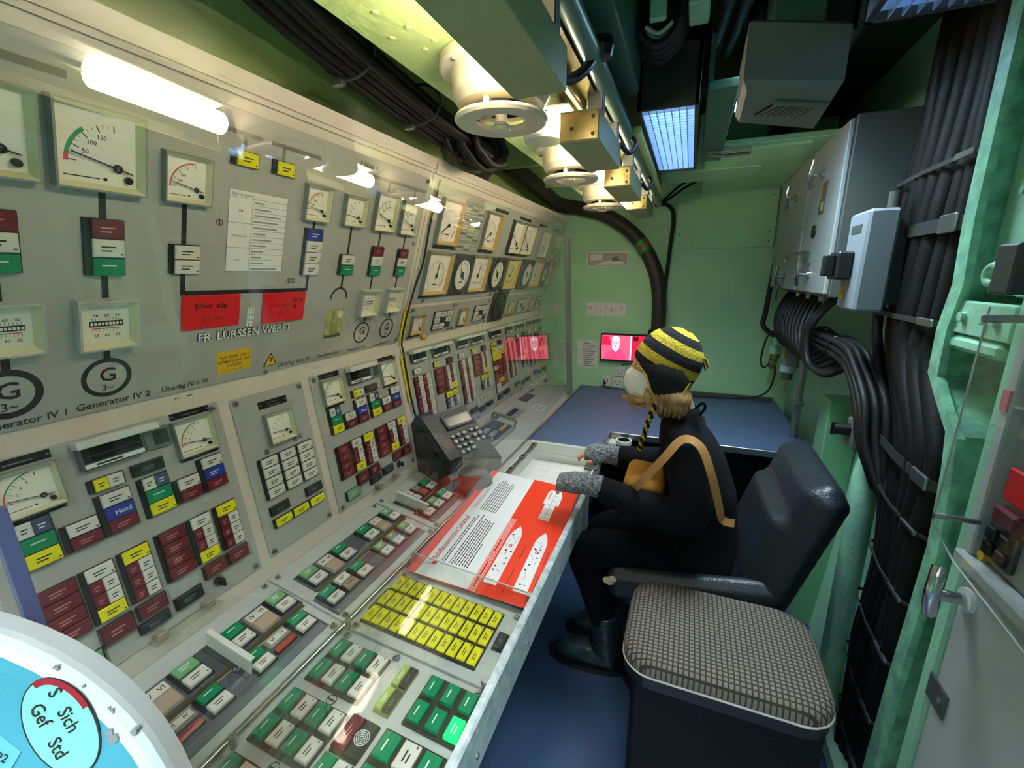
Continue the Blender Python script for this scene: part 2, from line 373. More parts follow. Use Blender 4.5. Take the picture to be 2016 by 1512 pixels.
def meter(P, u0, u1, v0, v1, style='quad', bez=.009, h=.016, frame=None, inner=None, arcs=(), ang=165, name='panel_meter', nums=('100', '200', '300', '400'), shade=None, label=None):
    x0, x1, y0, y1 = P.rect(u0, u1, v0, v1); z = P.z; mb = MB()
    fm = frame or M_dialframe
    if style == 'round':
        mb.box((x0, y0, z), (x1, y1, z + h * .7), 0, .002)
        cx, cy, r = (x0 + x1) / 2, (y0 + y1) / 2, min(x1 - x0, y1 - y0) / 2 * .90
        mb.T = Matrix.Translation((cx, cy, z + h * .7)); mb.lathe([(r, 0), (r, h * .35), (r * .9, h * .4), (r * .88, h * .05)], 28); mb.T = Matrix()
        for sx in (-1, 1):
            for sy in (-1, 1): mb.cyl((cx + sx * r * .95, cy + sy * r * .95, z + h * .7), (cx + sx * r * .95, cy + sy * r * .95, z + h * .85), .005, n=6, mi=1)
        g = mb.build(name, [fm, M_black], P.o, label=label)
        d = MB(); zz = z + h * .72; d.cyl((cx, cy, zz), (cx, cy, zz + .001), r * .89, n=28, smooth=False)
        d.arc(cx, cy, r * .60, r * .62, math.radians(-40), math.radians(220), zz + .001, 20, 1, .0003)
        for k in range(9):
            a = math.radians(-40 + 260 * k / 8); d.bar(cx + r * .62 * math.cos(a), cy + r * .62 * math.sin(a), cx + r * .74 * math.cos(a), cy + r * .74 * math.sin(a), r * .03, zz + .001, .0003, 1)
        d.box((cx - r * .2, cy - r * .5, zz + .001), (cx + r * .2, cy - r * .42, zz + .0013), 1)
        d.build('dial', [M_dial, M_greyink], g)
        n = MB(); a = math.radians(ang); zz += .003
        n.prism([(cx + r * .6 * math.cos(a), cy + r * .6 * math.sin(a)), (cx - r * .35 * math.cos(a) + r * .08 * math.sin(a), cy - r * .35 * math.sin(a) - r * .08 * math.cos(a)), (cx - r * .35 * math.cos(a) - r * .08 * math.sin(a), cy - r * .35 * math.sin(a) + r * .08 * math.cos(a))], zz, zz + .001)
        n.cyl((cx, cy, zz), (cx, cy, zz + .003), r * .17, n=12); n.build('needle', M_dkframe, g)
        return g
    frame_geo(mb, x0, x1, y0, y1, z, bez, h, 0, 1)
    g = mb.build(name, [fm, inner or M_meterin], P.o, label=label)
    X0, X1, Y0, Y1 = x0 + bez, x1 - bez, y0 + bez, y1 - bez; W, H = X1 - X0, Y1 - Y0; zz = z + .0022
    d = MB(); d.box((X0, Y0, z), (X1, Y1, zz), 0)
    if style == 'quad':
        cx, cy = X0 + W * .73, Y0 + H * .27; R = W * .66
        for (f0, f1, m, w) in arcs:
            a0, a1 = math.radians(180 - 90 * f0), math.radians(180 - 90 * f1); d.arc(cx, cy, R * (1 - w), R, a0, a1, zz, 10, m, .0003)
        for k in range(13):
            a = math.radians(178 - 86 * k / 12); q = .86 if k % 3 else .78
            d.bar(cx + R * q * math.cos(a), cy + R * q * math.sin(a), cx + R * .93 * math.cos(a), cy + R * .93 * math.sin(a), W * (.006 if k % 3 else .014), zz, .0003, 1)
        for k, t in enumerate(nums):
            a = math.radians(160 - 22 * k); d.text(t, cx + R * .64 * math.cos(a), cy + R * .64 * math.sin(a), W * .085, zz + .0004, 1, 'c')
        d.box((X0 + W * .06, Y0 + H * .07, zz), (X0 + W * .5, Y0 + H * .085, zz + .0003), 1); d.box((X0 + W * .55, Y0 + H * .06, zz), (X0 + W * .6, Y0 + H * .1, zz + .0003), 1)
        d.build('dial', [M_dial, M_ink, M_scred, M_scgreen], g)
        n = MB(); a = math.radians(ang); zz += .004
        n.bar(cx + R * .92 * math.cos(a), cy + R * .92 * math.sin(a), cx - R * .32 * math.cos(a), cy - R * .32 * math.sin(a), W * .02, zz, .001)
        n.T = Matrix.Translation((cx, cy, zz)); n.lathe([(W * .03, 0), (W * .03, .002), (W * .065, .002), (W * .065, 0)], 14); n.T = Matrix()
        n.cyl((X0 + W * .88, Y0 + H * .12, zz - .003), (X0 + W * .88, Y0 + H * .12, zz + .003), W * .055, n=10)
        n.build('needle', M_ink, g)
    elif style == 'slot':
        for k in range(9):
            xx = X0 + W * (.2 + .6 * k / 8); d.bar(xx, Y0 + H * .58, xx, Y0 + H * .64, W * .008, zz, .0003, 1); d.bar(xx, Y0 + H * .28, xx, Y0 + H * .34, W * .008, zz, .0003, 2)
        for k, t in enumerate(('58', '60', '62')):
            d.text(t, X0 + W * (.28 + .23 * k), Y0 + H * .67, H * .1, zz + .0004, 1, 'c'); d.text(t, X0 + W * (.28 + .23 * k), Y0 + H * .15, H * .1, zz + .0004, 1, 'c')
        d.bar(X0 + W * .2, Y0 + H * .365, X0 + W * .8, Y0 + H * .365, H * .025, zz, .0003, 2); d.bar(X0 + W * .4, Y0 + H * .365, X0 + W * .6, Y0 + H * .365, H * .026, zz, .0004, 3)
        d.box((X0 + W * .14, Y0 + H * .42, zz), (X0 + W * .86, Y0 + H * .56, zz + .001), 1)
        for k in range(9):
            xx = X0 + W * (.19 + .62 * k / 8); d.box((xx - W * .026, Y0 + H * .455, zz + .001), (xx + W * .026, Y0 + H * .525, zz + .0016), 0)
        d.build('dial', [M_dial, M_ink, M_scred, M_scgreen], g)
    else:                                                     # 'centre': pivot at the middle, large scale circle round it
        cx, cy = X0 + W * .5, Y0 + H * .42; R = min(W, H) * .42
        d.arc(cx, cy, R * .93, R * .95, math.radians(-50), math.radians(230), zz, 20, 1, .0003)
        for k in range(7):
            a = math.radians(225 - 270 * k / 6); d.text(str(k), cx + R * .75 * math.cos(a), cy + R * .75 * math.sin(a) - R * .06, R * .2, zz + .0004, 1, 'c')
        d.arc(cx, cy, R * .98, R * 1.04, math.radians(-45), math.radians(-12), zz, 6, 2, .0003)
        d.box((cx - R * .28, cy - R * .62, zz), (cx + R * .28, cy - R * .54, zz + .0003), 1); d.box((X0 + W * .08, Y0 + H * .05, zz), (X0 + W * .3, Y0 + H * .06, zz + .0003), 1)
        d.build('dial', [shade or M_dial, M_ink, M_scred], g)
        n = MB(); a = math.radians(ang); zz += .003
        n.bar(cx + R * .85 * math.cos(a), cy + R * .85 * math.sin(a), cx - R * .2 * math.cos(a), cy - R * .2 * math.sin(a), R * .07, zz, .001); n.cyl((cx, cy, zz), (cx, cy, zz + .003), R * .12, n=10)
        n.build('needle', M_ink, g)
    return g
def window(P, u0, u1, v0, v1, sw=None, hood=True):
    """an event display: dark tilted window in a grey case, white strip below, small switch beside it"""
    x0, x1, y0, y1 = P.rect(u0, u1, v0, v1); z = P.z; H = y1 - y0; W = x1 - x0; mb = MB()
    mb.box((x0, y0, z), (x1, y1, z + .016), 0, .002)
    mb.box((x0 + W * .05, y0 + H * .3, z + .0155), (x1 - W * .05, y1 - H * .08, z + .017), 1)
    mb.box((x0 + W * .05, y0 + H * .52, z + .017), (x1 - W * .05, y1 - H * .42, z + .0178), 2)
    mb.box((x0 + W * .04, y0 + H * .06, z + .0155), (x1 - W * .04, y0 + H * .24, z + .0172), 3)
    mb.box((x0 + W * .2, y0 + H * .11, z + .0172), (x0 + W * .6, y0 + H * .19, z + .0175), 4)
    g = mb.build('event_display', [mat('display_case', '#565a58', .45), mat('display_window', '#1b1a20', .12), mat('display_bar', '#3a2228', .3), M_paper, M_ink], P.o)
    if hood:
        m = MB(); m.box((x0 - .004, y1 - .002, z + .003), (x1 + .03, y1 + .014, z + .034), 0, .002); m.build('hood', M_white, P.o)
    if sw:
        a0, a1, b0, b1 = P.rect(*sw); m = MB(); m.box((a0, b0, z), (a1, b1, z + .01), 0, .002)
        m.box((a0 + (a1 - a0) * .3, b0 + (b1 - b0) * .15, z + .0095), (a1 - (a1 - a0) * .12, b1 - (b1 - b0) * .15, z + .011), 1, .001); m.build('switch', [mat('switch_case', '#6f746c', .4), mat('switch_window', '#35403a', .2)], P.o)
    return g
def guard(P, u0, u1, v0, v1, col='R'):
    g = block(P, u0, u1, v0, v1, [col], .004, name='guarded_button')
    x0, x1, y0, y1 = P.rect(u0, u1, v0, v1); mb = MB(); z = P.z
    mb.box((x0 - .001, y0 - .001, z + .006), (x1 + .001, y1 + .001, z + .018), 0, .001); mb.build('clear_cover', M_clear, g)
def keyknob(P, u, v):
    x, y = P.xy(u, v); z = P.z; mb = MB()
    mb.cyl((x, y, z), (x, y, z + .006), .015, n=16); mb.cyl((x, y, z + .006), (x, y, z + .02), .011, .009, n=14, mi=1); mb.box((x - .003, y - .011, z + .02), (x + .003, y + .011, z + .03), 1, .001)
    mb.build('key_switch', [M_chrome, M_black], P.o)
# ------------------------------------------------------------------ the setting: hull compartment
YB, YF = 3.62, -1.3
mb = MB(); mb.box((-1.5, YF, -0.05), (1.0, YB, 0.0)); struct('floor', mb, M_floor)
mb = MB(); mb.box((-1.5, YB, -0.05), (1.0, YB + .06, 2.6)); struct('wall_back', mb, M_greenw)
mb = MB(); mb.box((-1.5, YF - .06, -0.05), (1.0, YF, 2.6)); struct('wall_front', mb, M_dkgreen)
# left hull side: vertical behind the console, leaning inwards above it
mb = MB(); mb.T = Matrix(((1, 0, 0, 0), (0, 0, 1, 0), (0, 1, 0, 0), (0, 0, 0, 1)))
mb.prism([(-1.42, -.05), (-1.36, -.05), (-1.36, 2.0), (-1.12, 2.34), (-.98, 2.62), (-1.06, 2.62), (-1.42, 2.1)], YF, YB); struct('wall_left', mb, M_green)
# right hull side: upright above, curving inwards towards the bilge
prof = [(.75, 2.62), (.745, 1.5), (.74, 1.1), (.73, .8), (.72, .5), (.70, .22), (.68, -.02)]
mb = MB(); mb.T = Matrix(((1, 0, 0, 0), (0, 0, 1, 0), (0, 1, 0, 0), (0, 0, 0, 1)))
mb.prism(prof + [(.95, -.02), (.95, 2.62)], YF, YB); struct('wall_right', mb, M_mint)
mb = MB(); mb.box((-1.5, YF, 2.56), (1.0, YB, 2.64)); struct('ceiling', mb, mat('ceiling_dark_green', '#2f4438', .6))
# the lowered ceiling plate above the operator, its side lip and weld bumps
mb = MB(); mb.box((-.615, .15, 2.12), (-.285, 2.75, 2.145), 0, .004); mb.box((-.30, 1.62, 2.13), (-.19, 2.75, 2.15), 0); mb.box((-.615, .15, 2.145), (-.595, 2.75, 2.30), 0); mb.box((-.60, 2.70, 2.145), (-.19, 2.75, 2.36), 0)
for p in [(-.535, .82), (-.55, .90), (-.585, .84), (-.515, .88), (-.56, .76)]:
    mb.T = Matrix.Translation((p[0] + .02, p[1] - .03, 2.12)); mb.lathe([(.007, 0), (.005, -.002), (0.0005, -.0025)], 8); mb.T = Matrix()
mb.box((-.44, .78, 2.117), (-.436, .89, 2.12)); mb.box((-.414, .78, 2.117), (-.41, .89, 2.12))
mb.box((-.44, .78, 2.117), (-.41, .784, 2.12)); mb.box((-.44, .886, 2.117), (-.41, .89, 2.12))
struct('trim_ceiling_plate', mb, M_green)
# dark beam hanging on the aisle side of the lamps
mb = MB(); mb.box((-.275, .1, 2.20), (-.185, 1.51, 2.50), 0, .004); struct('trim_beam', mb, M_dkgreen)
mb = MB(); mb.box((-.27, 2.75, 2.22), (.30, 3.05, 2.50), 0, .004); mb.box((-1.0, 3.3, 2.44), (.72, 3.62, 2.56), 0, .004); mb.box((.02, 2.35, 2.235), (.75, 3.58, 2.26), 0, .003); mb.box((.16, 2.4, 2.225), (.44, 2.75, 2.236), 0)
struct('trim_rear_ceiling', mb, M_greenw)
# stiffeners over the console top
mb = MB()
for y in (2.45, 3.05): mb.box((-1.12, y, 2.26), (-.74, y + .03, 2.50), 0, .003)
mb.box((-1.10, 2.2, 2.40), (-.74, 2.24, 2.56), 0); struct('trim_stiffener', mb, M_green)
# back wall plate (cover panel) with four screws, one tall seam
mb = MB(); mb.box((-.13, YB - .02, 1.86), (.515, YB, 2.245), 0, .003)
for x in (-.1, .48):
    for z in (1.9, 1.96, 2.2): mb.cyl((x, YB - .021, z), (x, YB - .018, z), .005, n=8, mi=1)
tag(mb.build('cover_plate', [M_greenw, M_ink]), 'large flat green cover plate screwed on the rear wall', 'panel')

# ------------------------------------------------------------------ console cabinets
def cabinet(y0, y1, name, label):
    t = thing(name, label, 'cabinet', (0, (y0 + y1) / 2, .70)); c = (y0 + y1) / 2
    mb = MB(); mb.T = Matrix(((1, 0, 0, 0), (0, 0, 1, -c), (0, 1, 0, -.70), (0, 0, 0, 1)))
    mb.prism([(-.95, 2.123), (-1.187, 1.395), (-1.104, .80), (-1.104, .70), (-1.34, .70), (-1.34, 2.0), (-1.20, 2.123)], y0, y1)
    mb.build('body', M_cream, t)
    m = MB(); m.T = Matrix.Translation((0, -c, -.70))
    d = Vector((-.237, 0, -.728)).normalized(); n = Vector((.728, 0, -.237)).normalized()
    a = Vector((-.95, 0, 2.123))
    for v0, v1, h in ((.0, .038, .006), (.043, .052, .008)):
        p, q = a + d * v0, a + d * v1
        vs = [(p.x, y0 + .004, p.z), (p.x, y1 - .004, p.z), (q.x, y1 - .004, q.z), (q.x, y0 + .004, q.z)]
        vs += [(Vector(w) + n * h)[:] for w in vs]
        m.add(vs, [(0, 3, 2, 1), (4, 5, 6, 7), (0, 1, 5, 4), (1, 2, 6, 5), (2, 3, 7, 6), (3, 0, 4, 7)])
    m.build('top_rail', M_cream, t)
    return t
cabinet(.27, 1.607, 'switchboard_cabinet', 'cream switchboard cabinet whose upper face carries the generator diagrams')
cabinet(1.612, 3.605, 'switchboard_cabinet', 'cream switchboard cabinet with round and square gauges, next to rear wall')

# ---- upper generator panel
P = Pan('U', .28, 1.585, .078, .762, 'generator_panel', 'grey generator panel with black circuit diagram, meters and two red signs')
z = P.z; DM_ = [M_ink, M_greyink]
def ln(u0, v0, u1, v1, w=.008, mi=0):
    x0, y0 = P.xy(u0, v0); x1, y1 = P.xy(u1, v1); mb = MB(); mb.bar(x0, y0, x1, y1, w, z, .0012, mi); mb.build('circuit_line', DM_, P.o)
ln(.29, .120, .49, .121, .013, 1); ln(.744, .124, .860, .126, .010, 1); ln(.882, .126, 1.040, .127, .010, 1); ln(1.195, .130, 1.572, .131, .010, 1)
for u, v0, v1 in ((.812, .126, .16), (.919, .127, .165), (1.352, .13, .165), (1.507, .131, .172)): ln(u, v0, u, v1, .008, 1)
for u, v0, v1, w in ((.532, .294, .35, .011), (.531, .455, .506, .011), (.530, .610, .640, .011), (.680, .297, .387, .010), (.680, .45, .500, .010),
                     (1.0435, .455, .503, .009), (1.0435, .294, .318, .009), (1.199, .294, .388, .007), (1.193, .454, .502, .007), (1.348, .296, .353, .007), (1.343, .458, .512, .007),
                     (1.498, .297, .355, .007), (1.495, .458, .51, .007), (1.343, .612, .638, .007), (1.4935, .608, .638, .007), (.378, .446, .503, .012), (.378, .600, .633, .012)):
    ln(u, v0, u, v1, w)
ln(.675, .5005, 1.047, .5035, .010)
for uc, r, w in ((.376, .050, .012), (.529, .0455, .009), (1.337, .043, .006), (1.489, .043, .006)):
    mb = MB(); x, y = P.xy(uc, .683); mb.arc(x, y, r - w, r, 0, 2 * PI, z, 32, 0)
    mb.text('G', x, y - r * .18, r * .98, z + .001, 0, 'c'); mb.text('3~', x, y - r * .66, r * .46, z + .001, 0, 'c'); mb.build('generator_symbol', DM_, P.o)['kind'] = 'stuff'
mb = MB(); x, y = P.xy(1.189, .541); mb.arc(x, y, .034, .041, 0, PI, z, 18, 0); mb.build('shore_symbol', DM_, P.o)
def tx(s, u, v, size, al='l'):
    mb = MB(); x, y = P.xy(u, v); mb.text(s, x, y, size, z + .001, 0, al); mb.build('lettering', DM_, P.o)['kind'] = 'stuff'
tx('Generator IV 1', .325, .752, .022); tx('Generator IV 2', .472, .750, .0225); tx('Überltg IV n VI', .636, .749, .0185); tx('Überltg VI n IV', .967, .751, .0205)
tx('Landanschluß', 1.129, .750, .0185); tx('Generator VI 1', 1.270, .752, .0175); tx('Generator VI 2', 1.422, .754, .0175); tx('E Werk VI', 1.195, .112, .021); tx('E Werk IV', .60, .112, .021)
for u in (.665, .697): ln(u, .775, u + .014, .776, .002)
R1 = [(0, .55, 2, .06)]; GR = [(0, .12, 2, .08), (.12, .55, 3, .08)]; HI = [(.0, .85, 3, .03), (.78, 1, 2, .04)]
meter(P, .302, .443, .156, .296, arcs=GR, ang=168, bez=.011, h=.02)
meter(P, .459, .598, .154, .296, arcs=GR, ang=166, bez=.011, h=.02, nums=('50', '100', '150'))
meter(P, .633, .731, .198, .297, arcs=[(0, 1, 2, .05)], ang=168, nums=('200', '400'))
meter(P, .995, .1 + .990, .198, .296, arcs=[(0, 1, 2, .05)], ang=170, nums=('200', '400'))
meter(P, 1.148, 1.248, .202, .296, arcs=[], ang=175, nums=('50', '100'))
meter(P, 1.292, 1.410, .172, .298, arcs=HI, ang=163); meter(P, 1.440, 1.548, .178, .299, arcs=HI, ang=165)
for a, b in ((.777, .848), (.886, .955)): block(P, a, b, .161, .195, ['Y'], .005, .012)
block(P, .345, .412, .347, .452, ['RWG'], .003, .012); block(P, .498, .565, .347, .457, ['RWG'], .003, .012)
block(P, .648, .714, .387, .453, ['WW'], .003, .009); block(P, 1.010, 1.078, .318, .456, ['BWWW'], .003, .008)
block(P, 1.162, 1.230, .388, .456, ['WG'], .003, .008); block(P, 1.311, 1.376, .352, .459, ['RWG'], .003, .006); block(P, 1.464, 1.529, .354, .459, ['RWG'], .003, .006)
for a, b, c, d in ((.335, .430, .503, .602), (.478, .582, .504, .611), (1.292, 1.392, .512, .613), (1.440, 1.540, .510, .608)): meter(P, a, b, c, d, 'slot', .012, .02, frame=mat('meter_frame_light', '#b9bab2', .4))
for u, v in ((.76, .33), (1.075, .335), (.975, .475), (.99, .475), (1.56, .33)): lockscrew(P, u, v)
for u, v in ((.925, .757), (1.572, .745), (1.572, .09), (.30, .75)): screw(P, u, v)
# relief lettering of the shipyard, and its mark above it
mb = MB(); x, y = P.xy(.857, .628)
vs, fs = text_geo('FR. LÜRSSEN WERFT'); w = max(v.x for v in vs); k = .282 / w
def relief(m, s, cx, y, size, z0, dz, sx=1.0):
    vs, fs = text_geo(s); w = max(v.x for v in vs); n = len(vs)
    a = [((v.x - w / 2) * size * sx + cx, v.y * size + y) for v in vs]
    V = [(p[0], p[1], z0) for p in a] + [(p[0], p[1], z0 + dz) for p in a]
    ed = {}
    for f in fs:
        for i in range(len(f)): e = (f[i], f[(i + 1) % len(f)]); ed[e] = ed.get(e, 0) + 1
    side = [(p, q, n + q, n + p) for (p, q) in ed if (q, p) not in ed]
    m.add(V, [tuple(n + i for i in f) for f in fs], 0); m.add(V, side, 1)
relief(mb, 'FR. LÜRSSEN WERFT', x, y, .031, z, .0045, .282 / (w * .031))
mb.build('shipyard_lettering', [mat('letter_white', '#f4f3ee', .4), M_dkframe], P.o)
mb = MB(); x, y = P.xy(.856, .603); s = .001
for bx in ((-10, 30, -6, 56), (-1.5, 30, 2.5, 56), (6.5, 30, 10, 56), (-10, 40, 10, 44), (-10, 26, 10, 30.5), (-10, 2, -6, 26), (-10, 13, 0, 16.5), (0, 2, 4, 26), (4, 2, 11, 5.5), (4, 12, 10, 15.5), (4, 21.5, 11, 25.5)):
    mb.box((x + bx[0] * s, y + bx[1] * s, z), (x + bx[2] * s, y + bx[3] * s, z + .006), 0)
mb.build('shipyard_mark', [_mats['letter_white']], P.o)
# signs and sheets stuck to this panel: each a thing of its own
def onpanel(P, u0, u1, v0, v1, name, label, cat, th=.0012, lift=None, group=None, rot=0.0):
    x, y = P.xy((u0 + u1) / 2, v1); M = P.o.matrix_world @ Matrix.Translation((x, y, P.z if lift is None else lift)) @ Matrix.Rotation(rot, 4, 'Z')
    t = thing(name, label, cat, M, group)
    return t, (u1 - u0), (v1 - v0)
t, W, H = onpanel(P, .677, .825, .507, .594, 'red_sign', 'red sign with black handwriting, hung left of the shipyard lettering mark', 'sign')
m = MB(); m.box((-W / 2, 0, 0), (W / 2, H, .004), 0, .0008); m.build('sign_plate', M_red, t)
m = MB(); m.text('E-Not', -W * .30, H * .62, H * .2, .0044, 0); m.text('alle', W * .06, H * .6, H * .26, .0044, 0, sx=.9); m.text('SET-ZERI', -W * .18, H * .24, H * .16, .0044, 1)
m.build('handwriting', [M_ink, mat('faded_red_ink', '#a81217', .6)], t)
t, W, H = onpanel(P, .894, 1.042, .509, .599, 'red_sign', 'red sign with printed lines and roman numerals, right of the shipyard mark', 'sign')
m = MB(); m.box((-W / 2, 0, 0), (W / 2, H, .004), 0, .0008); m.build('sign_plate', M_red, t)
m = MB(); m.text('VI/ IV', W * .16, H * .66, H * .2, .0044, 0); m.text('IV', W * .2, H * .45, H * .18, .0044, 0); m.text('Bewegungsgeräte', -W * .36, H * .55, H * .12, .0044, 1); m.text('in Betrieb setzen', -W * .36, H * .3, H * .12, .0044, 1)
m.build('handwriting', [M_ink, _mats['faded_red_ink']], t)
t, W, H = onpanel(P, .773, .873, .668, .733, 'yellow_sticker', 'yellow joke sticker with brown capitals below the shipyard lettering', 'sticker', rot=.02)
m = MB(); m.box((-W / 2, 0, 0), (W / 2, H, .0008), 0)
for k, s in enumerate(('"WE SPEAK ONLY', 'GERMAN AND BAD', 'ENGLISH"')): m.text(s, 0, H * (.66 - .2 * k), H * .2, .001, 1, 'c', sx=.85)
m.box((-W * .25, H * .1, .0008), (W * .25, H * .115, .001), 1); m.build('sticker_sheet', [M_yellow, mat('brown_ink', '#7a3414', .6)], t)
t, W, H = onpanel(P, .915, .964, .698, .740, 'warning_triangle', 'yellow triangular high voltage warning sticker with black flash', 'sticker')
m = MB(); m.prism([(-W / 2, 0), (W / 2, 0), (0, H)], 0, .0008, 1); m.prism([(-W * .40, H * .06), (W * .40, H * .06), (0, H * .88)], .0008, .0012, 0)
m.prism([(.002, H * .68), (-.005, H * .40), (.0005, H * .42), (-.003, H * .16), (-.0005, H * .2), (.006, H * .5), (.001, H * .48), (.006, H * .66)], .0012, .0016, 1); m.build('triangle', [M_yellow, M_ink], t)
t, W, H = onpanel(P, 1.143, 1.226, .578, .682, 'photo_card', 'greenish picture postcard stuck beside the generator circles', 'card')
m = MB(); m.box((-W / 2, 0, 0), (W / 2, H, .0008), 0)
m.prism([(-W * .18, H * .1), (-W * .02, H * .1), (0, H * .7), (-W * .05, H * .95), (-W * .16, H * .9), (-W * .22, H * .5)], .0008, .0011, 1)
m.prism([(.002, H * .1), (W * .2, H * .12), (W * .22, H * .45), (W * .1, H * .62), (W * .02, H * .5)], .0008, .0011, 1)
m.prism([(-W * .48, .001), (W * .48, .001), (W * .48, H * .1), (W * .2, H * .16), (-W * .2, H * .1), (-W * .48, H * .14)], .0008, .0010, 2)
m.cyl((W * .27, H * .82, .0008), (W * .27, H * .82, .0011), W * .17, n=12, mi=3); m.build('card_sheet', [mat('card_green', '#b4b878', .6, var=.25, vscale=30), mat('card_olive', '#8b9450', .6), mat('card_shade', '#55603a', .6), mat('card_cream', '#e6d2b0', .6)], t)
t, W, H = onpanel(P, .780, .945, .250, .448, 'room_list', 'white printed room list taped over the circuit diagram panel', 'paper')
m = MB(); m.box((-W / 2, 0, 0), (W / 2, H, .0006), 0); zz = .0007
for k in range(13): m.bar(-W / 2 if k in (0, 4, 8, 12) else -W * .12, H * .92 * (1 - k / 12) + .0005, W / 2, H * .92 * (1 - k / 12) + .0005, .0009, zz, .0002, 1)
for xx in (-W / 2, -W * .12, W / 2): m.bar(xx, 0, xx, H * (.92 if abs(xx) < W * .4 else 1), .0009, zz, .0002, 1)
m.text('Räumen Geltitel', -W * .46, H * .94, H * .045, zz + .0002, 1)
for k in range(12): m.box((-W * .09, H * .92 * (1 - (k + .66) / 12), zz), (W * (.05 + .38 * random.random()), H * .92 * (1 - (k + .40) / 12), zz + .0002), 2)
for k, s in enumerate(('KM', 'EÜ-Sprenme', 'STO')): m.text(s, -W * .31, H * .92 * (1 - (k * 4 + 2.2) / 12), H * .04, zz + .0002, 1, 'c')
m.build('sheet', [M_paper, M_greyink, mat('pale_ink', '#96938d', .7)], t)

# ---- lower panels (two alike, one between)
def machine_panel(o, u0, u1, label, skip=False):
    P = Pan('L', u0, u1, .045, .552, 'machine_unit', label)
    s = lambda u: u + o
    nameplate(P, s(.319), s(.416), .040 + .008, .066); nameplate(P, s(.640), s(.736), .046, .062)
    R = [(0, .25, 2, .05), (.25, .9, 3, .05)]
    meter(P, s(.317), s(.415), .070, .162, arcs=R, ang=172, nums=('2', '4', '6'), bez=.008); meter(P, s(.635), s(.733), .067, .162, arcs=R, ang=172, nums=('2', '4', '6'), bez=.008)
    nameplate(P, s(.320), s(.414), .163, .172); nameplate(P, s(.637), s(.735), .163, .172)
    window(P, s(.449), s(.569), .063, .114, (s(.573), s(.630), .065, .115))
    block(P, s(.451), s(.518), .138, .167, ['y'], .004, .010)
    for a, b, v, c in ((.320, .384, .173, 'bGY'), (.388, .452, .211, 'WR'), (.453, .520, .176, 'WHR'), (.534, .600, .174, 'bGY'), (.603, .667, .208, 'WR'), (.668, .734, .179, 'WBR')):
        block(P, s(a), s(b), v, .269, [c], .003, .010)
    block(P, s(.531), s(.600), .137, .165, ['K'], .002, .003)
    for a, b, c in ((.318, .387, 'RRRR'), (.391, .452, 'WwwY'), (.458, .521, 'Ywww'), (.533, .602, 'RRRR'), (.606, .666, 'WwwY'), (.673, .736, 'Ywww')):
        block(P, s(a), s(b), .317, .442, [c], .003, .009)
    guard(P, s(.390), s(.455), .452, .495); guard(P, s(.460), s(.524), .452, .488)
    block(P, s(.455), s(.521), .496, .521, ['K'], .002, .003); block(P, s(.533), s(.601), .487, .519, ['K'], .002, .003)
    guard(P, s(.611), s(.674), .452, .488); guard(P, s(.676), s(.738), .452, .488)
    keyknob(P, s(.641), .510); guard(P, s(.322), s(.390), .490, .526, 'P')
    for u, v in ((u1 - .018, .060), (u1 - .018, .535), (u0 + .018, .060), (u0 + .018, .535)): screw(P, u, v)
    m = MB(); x0, y0 = P.xy(s(.46), .551); x1, y1 = P.xy(s(.62), .546)
    m.T = Matrix.Identity(4); m.box((x0, y0, .004), (x1, y1, .045), 0, .002); m.build('clear_ledge', M_clear, P.o)
    m = MB()
    for q in (s(.485), s(.598)): xx, _ = P.xy(q, .54); m.box((xx - .012, y0 - .002, .004), (xx + .012, y1 + .012, .03), 0, .003)
    m.build('ledge_clip', mat('clip_tan', '#9a8c74', .5), P.o)
    return P
machine_panel(0, .285, .764, 'grey lower panel with lit-up style buttons nearest the round drum')
machine_panel(.80, 1.081, 1.562, 'grey lower panel of coloured buttons left of the yellow tape')
P = Pan('L', .796, 1.048, .052, .545, 'alarm_unit', 'grey lower panel with one gauge, twelve white buttons and three yellow')
nameplate(P, .876, .977, .080, .103, 2); meter(P, .881, .977, .121, .217, arcs=[], ang=174, nums=('1', '2', '3', '4'))
block(P, .828, 1.029, .246, .373, ['WWWW'] * 3, .004, .008, gap=.004); block(P, .827, .896, .397, .425, ['K'], .002); block(P, .962, 1.030, .397, .425, ['K'], .002)
block(P, .829, 1.030, .438, .467, ['Y'] * 3, .004, .006, gap=.005)
for u, v in ((.868, .232), (.975, .228), (.995, .224)): lockscrew(P, u, v)
for u, v in ((.812, .53), (1.034, .53), (.812, .066), (1.034, .066)): screw(P, u, v)

# ---- far cabinet, upper gauge panel
P = Pan('U', 1.635, 3.59, .080, .590, 'gauge_panel', 'grey panel with two rows of large square and round gauges')
A = dict(frame=M_dialframe, inner=M_dialfr2, bez=.014, h=.02)
meter(P, 1.700, 1.889, .125, .318, 'centre', ang=215, **A); meter(P, 2.145, 2.330, .125, .318, 'centre', ang=215, **A)
nameplate(P, 1.706, 1.894, .325, .340); nameplate(P, 2.145, 2.330, .325, .338); nameplate(P, 2.235, 2.412, .100, .117); nameplate(P, 2.60, 2.80, .102, .118); nameplate(P, 2.98, 3.15, .106, .120); nameplate(P, 3.33, 3.47, .108, .120)
for a, b in ((2.508, 2.704), (2.708, 2.905)): meter(P, a, b, .130, .322, 'quad', .014, .022, M_dkframe, M_meterin, [], 150, nums=('1', '2'))
nameplate(P, 2.52, 2.89, .325, .338); meter(P, 3.070, 3.262, .142, .328, 'centre', ang=215, bez=.014); meter(P, 3.39, 3.565, .142, .328, 'centre', ang=215, bez=.014)
